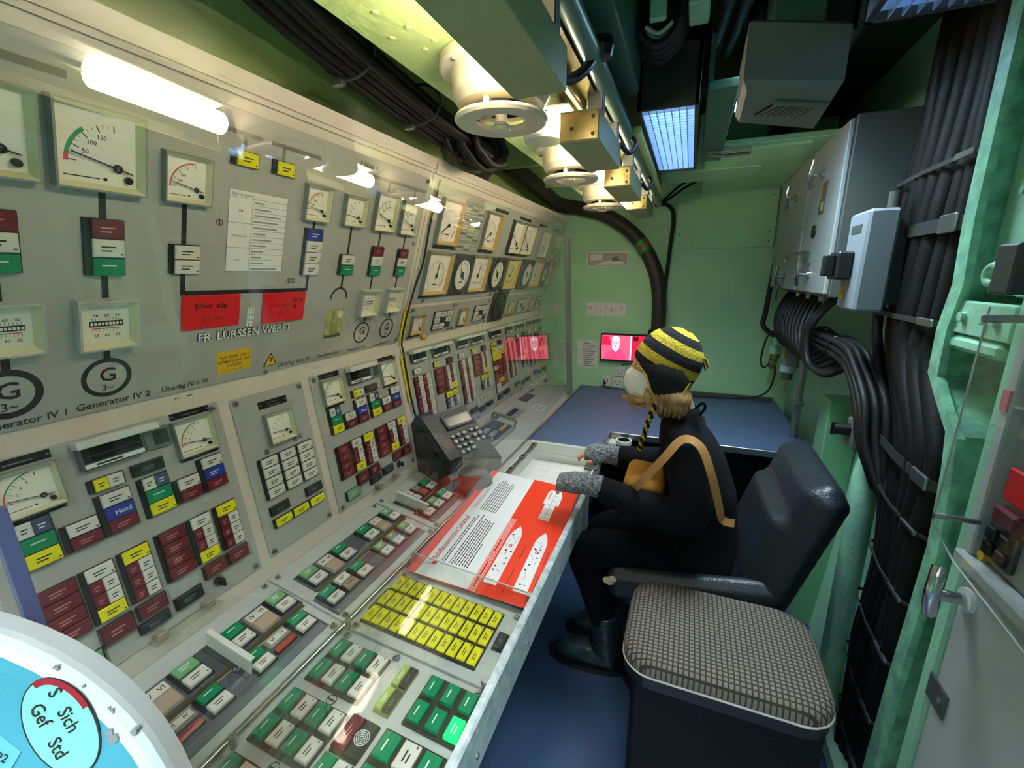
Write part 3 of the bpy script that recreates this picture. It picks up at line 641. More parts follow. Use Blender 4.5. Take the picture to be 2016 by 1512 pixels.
for a, b, st, an, kw in ((1.675, 1.893, 'centre', 82, A), (1.898, 2.102, 'round', 130, dict(frame=M_dkframe, h=.026)), (2.108, 2.318, 'centre', 80, A), (2.322, 2.548, 'round', 130, dict(frame=M_dkframe, h=.026)),
                         (2.576, 2.792, 'centre', 60, dict(shade=mat('dial_yellowed', '#d6cf86', .6), **A)), (2.842, 3.06, 'round', 130, dict(frame=M_dkframe, h=.026)), (3.066, 3.285, 'centre', 80, A), (3.29, 3.43, 'round', 130, dict(frame=M_dkframe, h=.026)), (3.435, 3.58, 'centre', 70, A)):
    meter(P, a, b, .349 if st == 'centre' else .352, .548, st, ang=an, **kw)
for u0, u1 in ((1.675, 1.893), (1.92, 2.08), (2.11, 2.318), (2.34, 2.53), (2.58, 2.79), (2.86, 3.04)): nameplate(P, u0, u1, .551, .563, pm=M_greyink)
for u, v in ((1.72, .578), (2.46, .578), (3.56, .578), (1.65, .095), (3.575, .095)): screw(P, u, v)
t, W, H = onpanel(P, 1.905, 2.125, .112, .340, 'table_sheet', 'grey number table sheet stuck between the two top gauges', 'paper', lift=.006)
m = MB(); m.box((-W / 2, 0, 0), (W / 2, H, .001), 0)
for c in range(3):
    for r in range(17):
        if r in (4, 13): continue
        x0 = -W * .46 + c * W * .315; y0 = H * (.93 - r * .055); m.box((x0, y0 - H * .030, .001), (x0 + W * .27, y0, .0013), 1 if (r * 7 + c * 3) % 5 else 2)
m.build('sheet', [mat('sheet_greenish', '#8d9484', .6), mat('cell_pale', '#c2c3ae', .6), mat('cell_dark', '#5d675c', .6)], t)
# small instrument panels below
for a, b, lab, k1, m1 in ((1.64, 2.045, 'small grey meter panel beside the yellow tape, below the gauges', (1.850, 2.020), (1.661, 1.763)), (2.05, 2.495, 'small grey meter panel left of the dark round instrument', (2.290, 2.465), (2.109, 2.204)),
                          (2.79, 3.19, 'small grey meter panel right of the dark round instrument', (2.993, 3.158), (2.823, 2.914)), (3.20, 3.59, 'small grey meter panel at the rear wall end', (3.41, 3.56), (3.253, 3.343))):
    P = Pan('U', a, b, .606, .762, 'meter_panel', lab)
    meter(P, m1[0], m1[1], .645, .738, 'quad', .010, .014, mat('meter_frame_olive', '#8f8a6a', .45), M_dialfr2, [], 110, nums=('1', '2'))
    nameplate(P, m1[0], m1[1], .742, .752)
    x0, x1, y0, y1 = P.rect(k1[0], k1[1], .642, .735)
    block(P, k1[0], k1[1], .642, .735, ['WWW', 'W_W', 'WW_'], .004, .005, gap=.005)
    for u, v in ((a + .015, .618), (b - .015, .618), (a + .015, .75), (b - .015, .75)): screw(P, u, v, .009)
P = Pan('U', 2.52, 2.765, .570, .768, 'rudder_indicator', 'dark square instrument with a round glass below the gauge row', 'instrument', plate=M_dkframe, lift=.004)
m = MB(); cx, cy = P.xy(2.642, .668); m.T = Matrix.Translation((cx, cy, P.z)); m.lathe([(.095, 0), (.095, .008), (.08, .010), (.078, .003)], 32); m.build('bezel', mat('bezel_dark_green', '#2c3a33', .4), P.o)
m = MB(); m.cyl((cx, cy, P.z), (cx, cy, P.z + .004), .079, n=32, smooth=False); m.arc(cx, cy, .055, .057, 0, 2 * PI, P.z + .004, 28, 1); m.bar(cx, cy - .045, cx, cy + .045, .006, P.z + .004, .0008, 1); m.build('dial', [mat('dial_black', '#1b241f', .2), mat('dial_faint', '#5d6f64', .5)], P.o)

# ---- far cabinet, lower narrow panels
def fillA(P, u):
    window(P, u + .028, u + .145, .063, .107); block(P, u + .03, u + .092, .136, .163, ['W'], .004, .006)
    block(P, u + .022, u + .160, .174, .425, ['w' * 9, 'w' * 9], .002, .003); block(P, u + .07, u + .16, .47, .50, ['K'], .002)
def fillB(P, u, w):
    window(P, u + .022, u + .162, .066, .112, (u + .166, u + .20, .068, .112)); block(P, u + .02, u + .08, .136, .165, ['y'], .004, .006); block(P, u + .148, u + .208, .136, .167, ['K'], .003)
    block(P, u + .016, u + .100, .172, .303, ['RRRR'], .002, .004); block(P, u + .103, u + .222, .174, .303, ['wwww', 'wwwY'], .002, .003)
    block(P, u + .085, u + .215, .310, .340, ['Y', 'Y'], .004, .006); block(P, u + .083, u + .217, .344, .395, ['nn', 'nn'], .003, .004)
    x0, x1, y0, y1 = P.rect(u + .01, u + .22, .430, .468); m = MB(); m.box((x0, y0, P.z), (x1, y1, P.z + .001), 0)
    for k in range(2): m.box((x0 + .02, y0 + .009 + .013 * k, P.z + .001), (x1 - .03, y0 + .013 + .013 * k, P.z + .0013), 1)
    m.build('label_strip', [mat('strip_cream', '#cfcaa8', .6), M_greyink], P.o)
    block(P, u + .012, u + .078, .488, .518, ['K'], .002); block(P, u + .13, u + .2, .486, .514, ['K'], .002); keyknob(P, u + .104, .494)
def fillC(P, u):
    window(P, u + .02, u + .185, .063, .107)
    block(P, u + .015, u + .085, .136, .162, ['Y'], .004); block(P, u + .13, u + .18, .136, .164, ['K'], .003)
    block(P, u + .012, u + .215, .170, .470, ['YyYRWRREWW', 'WYYRERRYRW', 'WYRRRREERWW'[:10]], .003, .004)
    block(P, u + .012, u + .08, .485, .515, ['K'], .002); block(P, u + .14, u + .21, .48, .51, ['K'], .002); keyknob(P, u + .11, .492)
seams = [(1.63, 1.812, 'A', 'narrow panel of red and white keys behind the black telephone'), (1.816, 2.060, 'B', 'narrow panel with red, white and yellow keys above the telephone'), (2.064, 2.233, 'A', 'narrow two-column red and white key panel above the telephone keypad'),
         (2.237, 2.506, 'B', 'narrow panel with key switch left of the yellow and red one'), (2.510, 2.760, 'C', 'narrow panel of mixed yellow and red keys before the screen reflection'), (2.764, 2.948, 'A', 'narrow two-column key panel left in the pink screen reflection'),
         (2.952, 3.180, 'B', 'narrow panel with key switch within the pink screen reflection'), (3.184, 3.36, 'A', 'narrow two-column key panel at the far side of the screen reflection'), (3.364, 3.59, 'B', 'last narrow panel at the rear wall with key switch')]
for a, b, k, lab in seams:
    P = Pan('L', a, b, .046, .552, 'annunciator_unit', lab)
    {'A': lambda: fillA(P, a), 'B': lambda: fillB(P, a, b - a), 'C': lambda: fillC(P, a)}[k]()
    for u, v in ((a + .012, .056), (b - .012, .538)): screw(P, u, v, .006)
    m = MB(); x0, y0 = P.xy(a + .02, .052); x1, y1 = P.xy(b - .02, .040); m.box((x0, y0, P.z), (x1, y1, P.z + .03), 0, .002); m.build('clear_hood', M_clear, P.o)
# ------------------------------------------------------------------ control desk
DX = lambda v: -1.104 + .9961 * v          # X on the desk plane at distance v from its back edge
DZ = lambda v: .80 - .0879 * v
t = thing('control_desk', 'long grey control desk running below the switchboards with blue top strip', 'desk', (-.7, 1.1, 0))
XZ = Matrix(((1, 0, 0, .7), (0, 0, 1, -1.1), (0, 1, 0, 0), (0, 0, 0, 1)))
mb = MB(); mb.T = XZ
mb.prism([(-1.34, .0), (-.60, .0), (-.60, .60), (-.42, .60), (-.36, .655), (-.36, .728), (-.79, .766), (-.80, .732), (-1.104, .796), (-1.34, .69)], .27, 1.735)
mb.prism([(-1.34, .0), (-.60, .0), (-.60, .56), (-.74, .60), (-.765, .62), (-.765, .762), (-.79, .766), (-.80, .732), (-1.104, .796), (-1.34, .69)], 1.735, 2.22)
mb.prism([(-1.34, .0), (-.70, .0), (-.76, .62), (-.78, .74), (-.80, .732), (-1.104, .796), (-1.34, .69)], 2.22, 3.6)
mb.build('body', M_desk, t)
mb = MB(); mb.T = XZ; mb.prism([(-.372, .657), (-.335, .657), (-.333, .780), (-.338, .785), (-.352, .785), (-.356, .735), (-.372, .733)], .27, 1.735)
mb.prism([(-.372, .60), (-.335, .60), (-.335, .657), (-.372, .657)], 1.55, 1.735)
mb.build('front_rim', mat('chipped_rim_paint', '#cdd6d6', .35, bump=.3, bscale=35, var=.2, vscale=40, col2='#a3b2b3'), t)
mb = MB(); mb.T = Matrix.Translation((.7, -1.1, 0))
mb.tube([(-.788, .27, .772), (-.788, 3.58, .772)], .008, 8, 0); mb.tube([(-.806, .27, .752), (-.806, 3.58, .752)], .006, 8, 0); mb.build('chrome_rail', M_chrome, t)
mb = MB(); mb.T = Matrix.Translation((.7, -1.1, 0)); v0, v1 = .327, .752
mb.add([(DX(v0), 1.0, DZ(v0) + .001), (DX(v1), 1.0, DZ(v1) + .001), (DX(v1), 1.735, DZ(v1) + .001), (DX(v0), 1.735, DZ(v0) + .001)], [(0, 1, 2, 3)], 0); mb.build('blue_top', M_lino, t)
mb = MB(); mb.T = Matrix.Translation((.7, -1.1, 0))
for y in (.34, .62, .93, 1.25, 1.52): mb.cyl((-.335, y, .70), (-.330, y, .70), .006, n=10)
mb.build('rivet', M_steel, t)
# open chart tray in the desk
mb = MB(); mb.T = Matrix.Translation((.7, -1.1, 0)); x0, x1, y0, y1, zb, zt = -.762, -.372, 1.742, 2.215, .655, .752
for a, b in (((x0, y0, zb - .006), (x1, y1, zb)), ((x0, y0, zb), (x0 + .008, y1, zt + .012)), ((x1 - .008, y0, zb), (x1, y1, zt - .02)), ((x0, y0, zb), (x1, y0 + .008, zt - .006)), ((x0, y1 - .008, zb), (x1, y1, zt + .01))): mb.box(a, b, 0, .002)
mb.box((x0 + .05, y1 - .02, zb + .035), (x1 - .06, y1 - .012, zb + .045), 0); mb.box((x0 - .012, y1 - .004, zt + .004), (x1, y1 + .006, zt + .014), 0, .002)
mb.build('tray', M_white, t)
mb = MB(); mb.T = Matrix.Translation((.7, -1.1, 0)); mb.box((x0 + .008, y0 + .02, zt - .012), (x0 + .028, y1 - .01, zt + .004), 0, .003)
for y in (1.80, 1.97, 2.14): mb.box((x0 + .004, y, zt + .0), (x0 + .036, y + .05, zt + .010), 1, .003); mb.cyl((x0 + .02, y + .025, zt + .01), (x0 + .02, y + .025, zt + .014), .006, n=8, mi=2)
mb.build('hinge_rail', [M_steel, mat('hinge_olive', '#6e6a50', .5), M_ink], t)
mb = MB(); mb.T = Matrix.Translation((.7, -1.1, 0)); mb.box((x1 - .05, 2.02, zt - .03), (x1 + .02, 2.17, zt - .012), 0, .003)
for p in ((x1 - .03, 2.05), (x1, 2.05), (x1 - .03, 2.13), (x1, 2.13)): mb.cyl((*p, zt - .012), (*p, zt - .008), .006, n=8, mi=1)
mb.box((x1 + .005, 1.82, zb + .0), (x1 + .03, 2.02, zt - .02), 0, .004); mb.build('hinge_plate', [mat('dull_steel', '#6d716f', .4, metal=.7), M_steel], t)
mb = MB(); mb.box((-.16, -.21, 0), (.155, .20, .0015), 0)
for k in range(5): mb.bar(-.15 + .07 * k, -.2, -.15 + .07 * k, .19, .0012, .0015, .0003, 1)
for k in range(6): mb.bar(-.155, -.18 + .07 * k, .15, -.18 + .07 * k, .0012, .0015, .0003, 1)
tag(mb.build('chart_sheet', [M_paper, mat('chart_line', '#b6bcc2', .7)], None, (-.555, 1.975, .6555)), 'white ruled chart sheet lying inside the open desk tray', 'paper')

# strip panels with the IV / VI transfer keys
def plate_iv(P, u0, u1, v0, v1, s, col='#b79e88', up=True):
    x0, x1, y0, y1 = P.rect(u0, u1, v0, v1); z = P.z; m = MB(); m.box((x0, y0, z), (x1, y1, z + .012), 0, .003)
    W, H = x1 - x0, y1 - y0
    if up:
        m.box((x0 + W * .06, y0 + H * .60, z + .0115), (x1 - W * .06, y0 + H * .95, z + .0145), 1, .001); m.box((x0 + W * .08, y0 + H * .06, z + .0115), (x1 - W * .08, y0 + H * .56, z + .0135), 2, .001); ty, ts = y0 + H * .70, H * .22
    else:
        m.box((x0 + W * .10, y0 + H * .22, z + .0115), (x1 - W * .08, y0 + H * .80, z + .0140), 1, .001); ty, ts = y0 + H * .36, H * .42
    m.text(s[0], x0 + W * .28, ty, ts, z + .0148, 3, 'c'); m.text(s[1], x0 + W * .72, ty, ts, z + .0148, 3, 'c')
    m.build('selector_plate', [mat('selector_case', '#8f8674', .4), mat('selector_white', '#d9d3c4', .45), mat('selector_tan', col, .35), M_ink], P.o)
def strip(u0, u1, label, top, bot, extra):
    P = Pan('X', u0, u1, .004, .296, 'transfer_panel', label, lift=-.002, plate=M_desk)
    x0, x1, y0, y1 = P.rect(top[0][1] - .008, top[-1][2] + .006, .058, .150); m = MB(); m.box((x0, y0, P.z - .001), (x1, y1, P.z + .002), 0, .001); 
    x0, x1, y0, y1 = P.rect(bot[0][1] - .01, bot[-1][2] + .008, .165, .262); m.box((x0, y0, P.z - .001), (x1, y1, P.z + .002), 0, .001); m.build('black_mask', mat('mask_slate', '#55575a', .45), P.o)
    x0, x1, y0, y1 = P.rect(top[0][1] - .004, top[-1][2], .150, .162); m = MB(); m.box((x0, y0, P.z - .001), (x1, y1, P.z + .003), 0, .001); m.build('brass_strip', M_brass, P.o)
    for kind, a, b, *r in top:
        if kind == 'iv': plate_iv(P, a, b, .070, .147, r[0])
        else: block(P, a, b, .062, .140, [r[0]], .0055, .0075, depth=.012, gap=.007)
    for kind, a, b, *r in bot:
        if kind == 'vi': plate_iv(P, a, b, .170, .200, r[0], up=False); block(P, a, b, .206, .224, ['E'], .003)
        else: block(P, a, b, .164, .232, [r[0]], .005, .007, depth=.012, gap=.006)
    nameplate(P, bot[0][1] - .005, bot[-1][2], .238, .262, col=mat('strip_slate', '#6b6d72', .4))
    for f in extra: f(P)
    for u in (u0 + .02, u1 - .02): screw(P, u, .018); screw(P, u, .275, .009)
    return P
def guardbar(u):
    def f(P):
        m = MB(); x0, y0 = P.xy(u - .016, .212); x1, y1 = P.xy(u, .060)
        m.box((x1 - .004, y0, P.z), (x1, y1, P.z + .045), 0, .001); m.box((x0, y0, P.z), (x1, y1, P.z + .004), 1, .001); m.box((x1 - .006, y0, P.z + .045), (x1 + .008, y1, P.z + .048), 0, .001)
        m.build('guard_bracket', [M_white, M_dkframe], P.o)
        screw(P, u - .012, .175, .008)
    return f
strip(.285, .768, 'near strip panel with IV and VI selector plates beside the round drum', [('iv', .387, .444, ('IV', 'VI')), ('gw', .452, .513, 'PW'), ('gw', .569, .628, 'GW'), ('iv', .634, .692, ('IV', 'VI')), ('gw', .699, .757, 'PW')],
      [('vi', .372, .434, ('VI', 'IV')), ('gw', .441, .497, 'GW'), ('gw', .552, .607, 'GW'), ('vi', .613, .674, ('VI', 'IV')), ('gw', .680, .737, 'GW')], [guardbar(.551)])
strip(.772, 1.26, 'middle strip panel with IV VI selectors left of the printed board', [('gw', .817, .878, 'PW'), ('iv', .885, .940, ('IV', 'VI')), ('gw', .945, 1.005, 'GW'), ('gw', 1.064, 1.126, 'GW'), ('iv', 1.132, 1.182, ('VI', 'IV')), ('gw', 1.199, 1.252, 'PW')],
      [('gw', .791, .848, 'GW'), ('gw', .853, .910, 'WO'), ('gw', .917, .975, 'GW'), ('gw', 1.034, 1.086, 'PW'), ('gw', 1.100, 1.150, 'PW'), ('gw', 1.170, 1.222, 'PW')], [])
strip(1.264, 1.66, 'strip panel with red keys just before the telephone', [('gw', 1.352, 1.40, 'WW'), ('gw', 1.405, 1.455, 'OE'), ('gw', 1.462, 1.53, 'GW')], [('gw', 1.30, 1.36, 'GW'), ('gw', 1.37, 1.43, 'PW'), ('gw', 1.44, 1.50, 'GW')], [guardbar(1.318)])
P = Pan('X', 1.664, 3.59, .004, .300, 'plain_panel', 'pale grey plain strip panel under telephone and intercom', lift=-.002, plate=mat('pale_strip', '#c3c5bf', .4, var=.06, vscale=5))
for u0, u1, v0, v1 in ((2.36, 2.50, .004, .035), (2.85, 3.05, .006, .075), (3.09, 3.18, .004, .024), (3.44, 3.54, .004, .02)): nameplate(P, u0, u1, v0, v1, col=M_dkframe, screws=False, name='black_cover')
x0, x1, y0, y1 = P.rect(2.45, 2.70, .035, .128); m = MB(); m.box((x0, y0, P.z), (x1, y1, P.z + .008), 0, .002); m.box((x0 + .04, y0 + .035, P.z + .0075), (x1 - .04, y1 - .02, P.z + .009), 1)
for k in range(6): m.box((x0 + .03 + .03 * k, y0 + .01, P.z + .008), (x0 + .048 + .03 * k, y0 + .022, P.z + .0095), 2, .001)
m.build('display_unit', [mat('display_bezel', '#a9aaa4', .4), mat('display_black', '#17191c', .15), M_greyink], P.o)
t, W, H = onpanel(P, 2.77, 2.90, .140, .218, 'note_sheet', 'white note sheet stuck on the pale strip near the blue desk', 'paper')
m = MB(); m.box((-W / 2, 0, 0), (W / 2, H, .0008), 0)
for k in range(3): m.box((-W * .4, H * (.7 - .25 * k), .0008), (W * (.3 - .2 * (k % 2)), H * (.8 - .25 * k), .001), 1)
m.build('sheet', [M_paper, M_greyink], t)
# intercom unit with chrome handles
P = Pan('X', 2.0, 2.36, .015, .185, 'intercom', 'intercom unit with key rows and two chrome handles beside the telephone', 'intercom', plate=None, lift=.003)
x0, x1, y0, y1 = P.rect(2.0, 2.36, .015, .185); m = MB(); m.box((x0, y0, 0), (x1, y1, .018), 0, .004); m.box((x0 + .02, y0 + .02, .0175), (x1 - .02, y1 - .02, .0195), 1); m.build('case', [mat('intercom_case', '#8d8f8c', .35), M_dkframe], P.o)
for i in range(2):
    for j in range(7): m = MB(); a = x0 + .035 + .022 * j; b = y0 + .045 + .048 * i; m.box((a, b, .019), (a + .017, b + .03, .032), 0, .003); m.build('key', mat('key_amber', '#d08a32', .4) if j == 0 else mat('key_grey', '#9aa0a2', .35), P.o)
for j in range(5): m = MB(); a = x0 + .215 + .024 * j; m.box((a, y0 + .04, .019), (a + .018, y0 + .06, .03), 0, .003); m.build('key', mat('key_yellow', '#cdb548', .4), P.o)
m = MB(); m.box((x0 + .21, y0 + .085, .019), (x1 - .04, y1 - .03, .024), 0, .001); m.build('label_window', mat('label_glassy', '#51606a', .15), P.o)
for xx in (x0 + .012, x1 - .012):
    m = MB(); m.tube(smooth_path([(xx, y0 + .005, .015), (xx, y0 + .008, .05), (xx, y0 + .03, .062), (xx, y1 - .03, .062), (xx, y1 - .008, .05), (xx, y1 - .005, .015)], 4), .008, 8); m.build('handle', M_chrome, P.o)

# desk panels
P = Pan('D', .735, .980, .337, .744, 'indicator_unit', 'grey desk panel with a matrix of yellow lamp keys', plate=M_desk, lift=.0)
block(P, .764, .957, .348, .695, ['Y' * 12] * 3, .0055, .006, name='lamp_matrix', gap=.0052); block(P, .838, .896, .706, .734, ['K'], .003)
nameplate(P, .805, .895, .322 + .016, .346, col=mat('plate_charcoal', '#383a38', .4)) if False else nameplate(P, .808, .898, .3385, .3475, col=mat('plate_charcoal', '#383a38', .4))
for u, v in ((.748, .35), (.966, .352), (.748, .731), (.966, .731)): screw(P, u, v, .009)
P = Pan('D', .285, .728, .337, .744, 'key_desk_panel', 'grey desk panel with green and white key groups nearest the camera', plate=M_desk)
for u0, u1 in ((.576, .700), (.430, .552), (.29, .405),): block(P, u0, u1, .348, .500, ['GWGW'] * 2, .0065, .009, name='key_group', depth=.012, gap=.0085, base=mat('group_brown_black', '#38342d', .4))
block(P, .582, .704, .538, .578, ['NK', 'NK'], .004, name='olive_group', base=mat('olive_case', '#7d7f4a', .45), depth=.012)
block(P, .585, .710, .610, .745, ['GGL', 'GGG'], .008, .008, name='green_group', base=_mats['group_brown_black'], depth=.014, gap=.014)
h = block(P, .482, .560, .511, .578, ['RK'], .004, name='signal_group', depth=.012)
x, y = P.xy(.521, .561); m = MB()
for r in (.004, .008, .012, .016): m.arc(x, y, r - .0014, r, 0, 2 * PI, P.z + .0155, 16, 0)
m.build('emblem', _mats['print_white'], h)
block(P, .40, .478, .511, .578, ['GW'], .004, name='key_group', depth=.012, base=_mats['group_brown_black'])
block(P, .430, .565, .590, .735, ['GWG', 'GWG'], .0075, .008, name='key_group', depth=.012, gap=.010, base=_mats['group_brown_black'])
for u, v in ((.713, .352), (.713, .731), (.713, .505)): screw(P, u, v, .009)
for u, v in ((.565, .44), (.415, .44)): lockscrew(P, u, v, .012)

# flat printed board on the desk (tilted a little), board frame: x along the room, y towards the switchboards
d = Vector((.9961, 0, -.0879)); n = Vector((.0879, 0, .9961))
BW, BH = .752, .418
def desk_matrix(uc, vb, lift, rot=0.0):
    o = Vector((-1.104, uc, .80)) + d * vb + n * lift
    return Matrix(((0, -d.x, n.x, o.x), (1, 0, 0, o.y), (0, -d.z, n.z, o.z), (0, 0, 0, 1))) @ Matrix.Rotation(rot, 4, 'Z')
BM = desk_matrix(1.372, .747, .012, .055)
t = thing('info_board', 'red and white printed information board with ship plans on the desk', 'board', BM)
m = MB(); m.box((-BW / 2, 0, 0), (BW / 2, BH, .006), 0, .002); m.build('board', M_orange, t)
m = MB(); z = .0062
m.box((-BW / 2 + .001, BH * .50, .0055), (BW / 2 - .004, BH * .925, z), 0)
for k in range(5): m.box((-BW / 2 + .001, BH * (.492 - .012 * k), .0055), (BW / 2 - .34, BH * (.496 - .012 * k), z), 0)
m.build('white_field', mat('print_white_field', '#e7e8ea', .35), t)
m = MB(); z = .0066
m.text('Schiffstechnischer Leitstand', -BW / 2 + .085, BH * .848, .027, z + .0003, 0, sx=.9); m.text('Technical Control Room', BW / 2 - .33, BH * .862, .018, z + .0003, 2, sx=.9); m.cyl((-BW / 2 + .068, BH * .845, .006), (-BW / 2 + .068, BH * .845, z), .008, n=14, smooth=False)
rnd = random.Random(3)
for k in range(11):
    y = BH * (.80 - .021 * k); 
    if k == 2: continue
    L = .26 + .05 * rnd.random()
    if k == 10: L = .12
    x = -BW / 2 + .085
    while x < -BW / 2 + .085 + L:
        w = .006 + .014 * rnd.random(); m.box((x, y, .006), (x + w, y + BH * .008, z), 1); x += w + .003
for k in range(8):
    y = BH * (.81 - .022 * k); L = .22 + .04 * rnd.random(); x = BW / 2 - .335
    while x < BW / 2 - .335 + L:
        w = .006 + .014 * rnd.random(); m.box((x, y, .006), (x + w, y + BH * .008, z), 1); x += w + .003
m.build('print', [mat('title_red', '#d9281e', .4), M_ink, mat('title_pale_red', '#d98c74', .4)], t)['kind'] = 'stuff'
def plan(m, x0, x1, y0, y1, seed):
    r = random.Random(seed); w = y1 - y0; L = x1 - x0; pts = [(x0, y0), (x1 - L * .25, y0)]
    for k in range(1, 7): f = k / 7; pts.append((x1 - L * .25 * (1 - f), y0 + w * .5 * f ** 2.0))
    pts.append((x1, (y0 + y1) / 2))
    for k in range(6, 0, -1): f = k / 7; pts.append((x1 - L * .25 * (1 - f), y1 - w * .5 * f ** 2.0))
    pts.append((x1 - L * .25, y1)); pts.append((x0, y1))
    m.prism(pts, .0055, .0064, 0)
    for k in range(22):
        px = x0 + L * (.03 + .8 * r.random()); py = y0 + w * (.12 + .7 * r.random())
        if k % 3 == 0: m.cyl((px, py, .006), (px, py, .0067), .0038, n=8, mi=1, smooth=False)
        else: m.bar(px, py, px + (.02 if k % 2 else .002), py + (.0 if k % 2 else .012), .0009, .0064, .0003, 1)
    m.arc(x0 + L * .62, (y0 + y1) / 2, .004, .007, 0, 2 * PI, .0064, 12, 2)
for i, (x0, x1, y0, y1) in enumerate(((-BW / 2 + .05, -BW / 2 + .375, .135, .178), (-BW / 2 + .05, -BW / 2 + .375, .038, .082))):
    m = MB(); plan(m, x0, x1, y0, y1, 5 + i); m.build('ship_plan', [_mats['print_white_field'], M_ink, _mats['title_red']], t)
m = MB(); x0 = BW / 2 - .30; m.prism([(x0, .07), (x0 + .12, .07), (x0 + .12, .058), (x0 + .20, .058), (x0 + .24, .068), (x0 + .24, .112), (x0 + .22, .122), (x0 + .12, .122), (x0 + .12, .112), (x0, .112)], .0055, .0064, 0)
for k in range(6): m.bar(x0 + .012 + .036 * k, .074, x0 + .012 + .036 * k, .108, .0009, .0064, .0003, 1)
m.bar(x0 + .01, .09, x0 + .225, .09, .0009, .0064, .0003, 1); m.box((x0 + .16, .104, .0062), (x0 + .225, .114, .0068), 2); m.build('deck_plan', [_mats['print_white_field'], M_ink, mat('plan_peach', '#e6a481', .5)], t)
m = MB()
for y in (.105, .022, .195): m.box((-BW / 2 + .02, y, .006), (-BW / 2 + .14, y + .003, .0064), 0); m.box((-BW / 2 + .20, y, .006), (-BW / 2 + .27, y + .003, .0064), 0)
m.build('fine_print', mat('plan_darkred', '#9c2416', .5), t)['kind'] = 'stuff'
# acrylic cover lying over the near desk panels
t = thing('acrylic_cover', 'clear acrylic cover over the near desk panels and board edge', 'cover', desk_matrix(.66, .752, .030))
m = MB(); m.box((-.37, 0, 0), (.38, .425, .003), 0); m.build('sheet', M_plexi, t)
m = MB(); m.tube([(-.37, .002, .0015), (.38, .002, .0015)], .003, 6); m.tube([(.38, .002, .0015), (.38, .423, .0015)], .0022, 6); m.build('edge', M_plexie, t)
for x in (-.25, .07, .37):
    for y in (.012, .412): m = MB(); m.cyl((x, y, -.022), (x, y, .006), .008, n=12); m.build('standoff', M_steel, t)

# tall acrylic screen in front of the switchboards, with its end post
SX = lambda z, y=1.7: -.727 - .0733 * (y - 1.5) - .043 * (z - 1.5)
t = thing('acrylic_screen', 'tall clear acrylic screen in front of the switchboards', 'screen', (-.70, 1.7, .82))
TS = Matrix.Translation((.70, -1.7, -.82)); zb0, zt0, ya, yb = .82, 2.06, .172, 3.33
sp = lambda y, z, o=0: (SX(z, y) + o, y, z)
m = MB(); m.T = TS; m.add([sp(ya, zb0), sp(yb, zb0), sp(yb, zt0), sp(ya, zt0)], [(0, 1, 2, 3)], 0); m.build('sheet', M_plexi, t)
m = MB(); m.T = TS; m.tube([sp(ya, zb0), sp(ya, zt0)], .0022, 6); m.build('edge', M_plexie, t)
def slab(a, b, y0, y1, o, w, mm):
    mm.add([sp(y0, a, o), sp(y0, a, o + w), sp(y1, a, o + w), sp(y1, a, o), sp(y0, b, o), sp(y0, b, o + w), sp(y1, b, o + w), sp(y1, b, o)],
           [(0, 3, 2, 1), (4, 5, 6, 7), (0, 1, 5, 4), (1, 2, 6, 5), (2, 3, 7, 6), (3, 0, 4, 7)], 0)
m = MB(); m.T = TS; slab(.762, 1.955, yb - .04, yb + .035, -.018, .034, m); m.build('end_post', mat('anodised_post', '#8d9492', .35, metal=.4), t)
m = MB(); m.T = TS; slab(1.30, 1.455, ya - .005, ya + .008, -.008, .011, m); m.build('edge_clamp', mat('clamp_violet_grey', '#565983', .4), t)

# telephone
t = thing('desk_telephone', 'black desk telephone with grey number keys behind the acrylic', 'telephone', Matrix.Translation((-.965, 1.715, .768)) @ Matrix.Rotation(math.radians(72), 4, 'Z') @ Matrix.Rotation(math.radians(4), 4, 'X') @ Matrix.Scale(1.22, 4))
m = MB(); m.T = Matrix(((0, 0, 1, 0), (1, 0, 0, 0), (0, 1, 0, 0), (0, 0, 0, 1)))
m.prism([(-.11, 0), (.11, 0), (.125, .19), (.105, .215), (-.11, .05)], -.145, .125); m.build('base', mat('phone_charcoal', '#3a3a3b', .4), t)
SL = Matrix.Translation((.03, -.003, .1325)) @ Matrix.Rotation(math.radians(37.5), 4, 'X')
m = MB(); m.T = SL; m.box((-.06, .050, .002), (.085, .115, .008), 0, .002); m.box((-.05, .060, .008), (.075, .10, .009), 1); m.build('display', [M_black, mat('phone_lcd', '#59605c', .2)], t)
for i in range(5):
    for j in range(4):
        if i < 3 or j < 3: m = MB(); m.T = SL; a = -.07 + .03 * i + (.012 if i > 2 else 0); b = .012 - .024 * j; m.box((a, b, .003), (a + .017, b + .012, .011), 0, .002); m.build('number_key', mat('phone_key', '#b9bbb8', .4), t)
m = MB(); m.T = Matrix.Translation((-.115, .0, .150)) @ Matrix.Rotation(math.radians(37.5), 4, 'X')
m.T = m.T @ Matrix(((0, 0, 1, 0), (1, 0, 0, 0), (0, 1, 0, 0), (0, 0, 0, 1)))
m.prism([(-.115, -.02), (-.06, -.02), (-.045, .008), (.055, .008), (.07, -.02), (.12, -.02), (.125, .02), (.10, .042), (-.095, .042), (-.12, .02)], -.03, .03); m.build('handset', M_black, t)
m = MB(); m.tube(smooth_path([(-.11, -.12, .03), (-.13, -.18, .015), (-.05, -.20, .012), (.0, -.16, .012), (.02, -.125, .01)], 5), .006, 6); m.build('cord', M_black, t)
m = MB(); m.T = Matrix.Translation((-.06, -.135, .012)); m.lathe([(.001, .07), (.05, .055), (.072, .02), (.075, 0), (.0, 0)], 18); m.T = m.T @ Matrix.Scale(1.2, 4, (0, 1, 0)); m.build('wrist_rest', mat('phone_dusty', '#4a4846', .6), t)

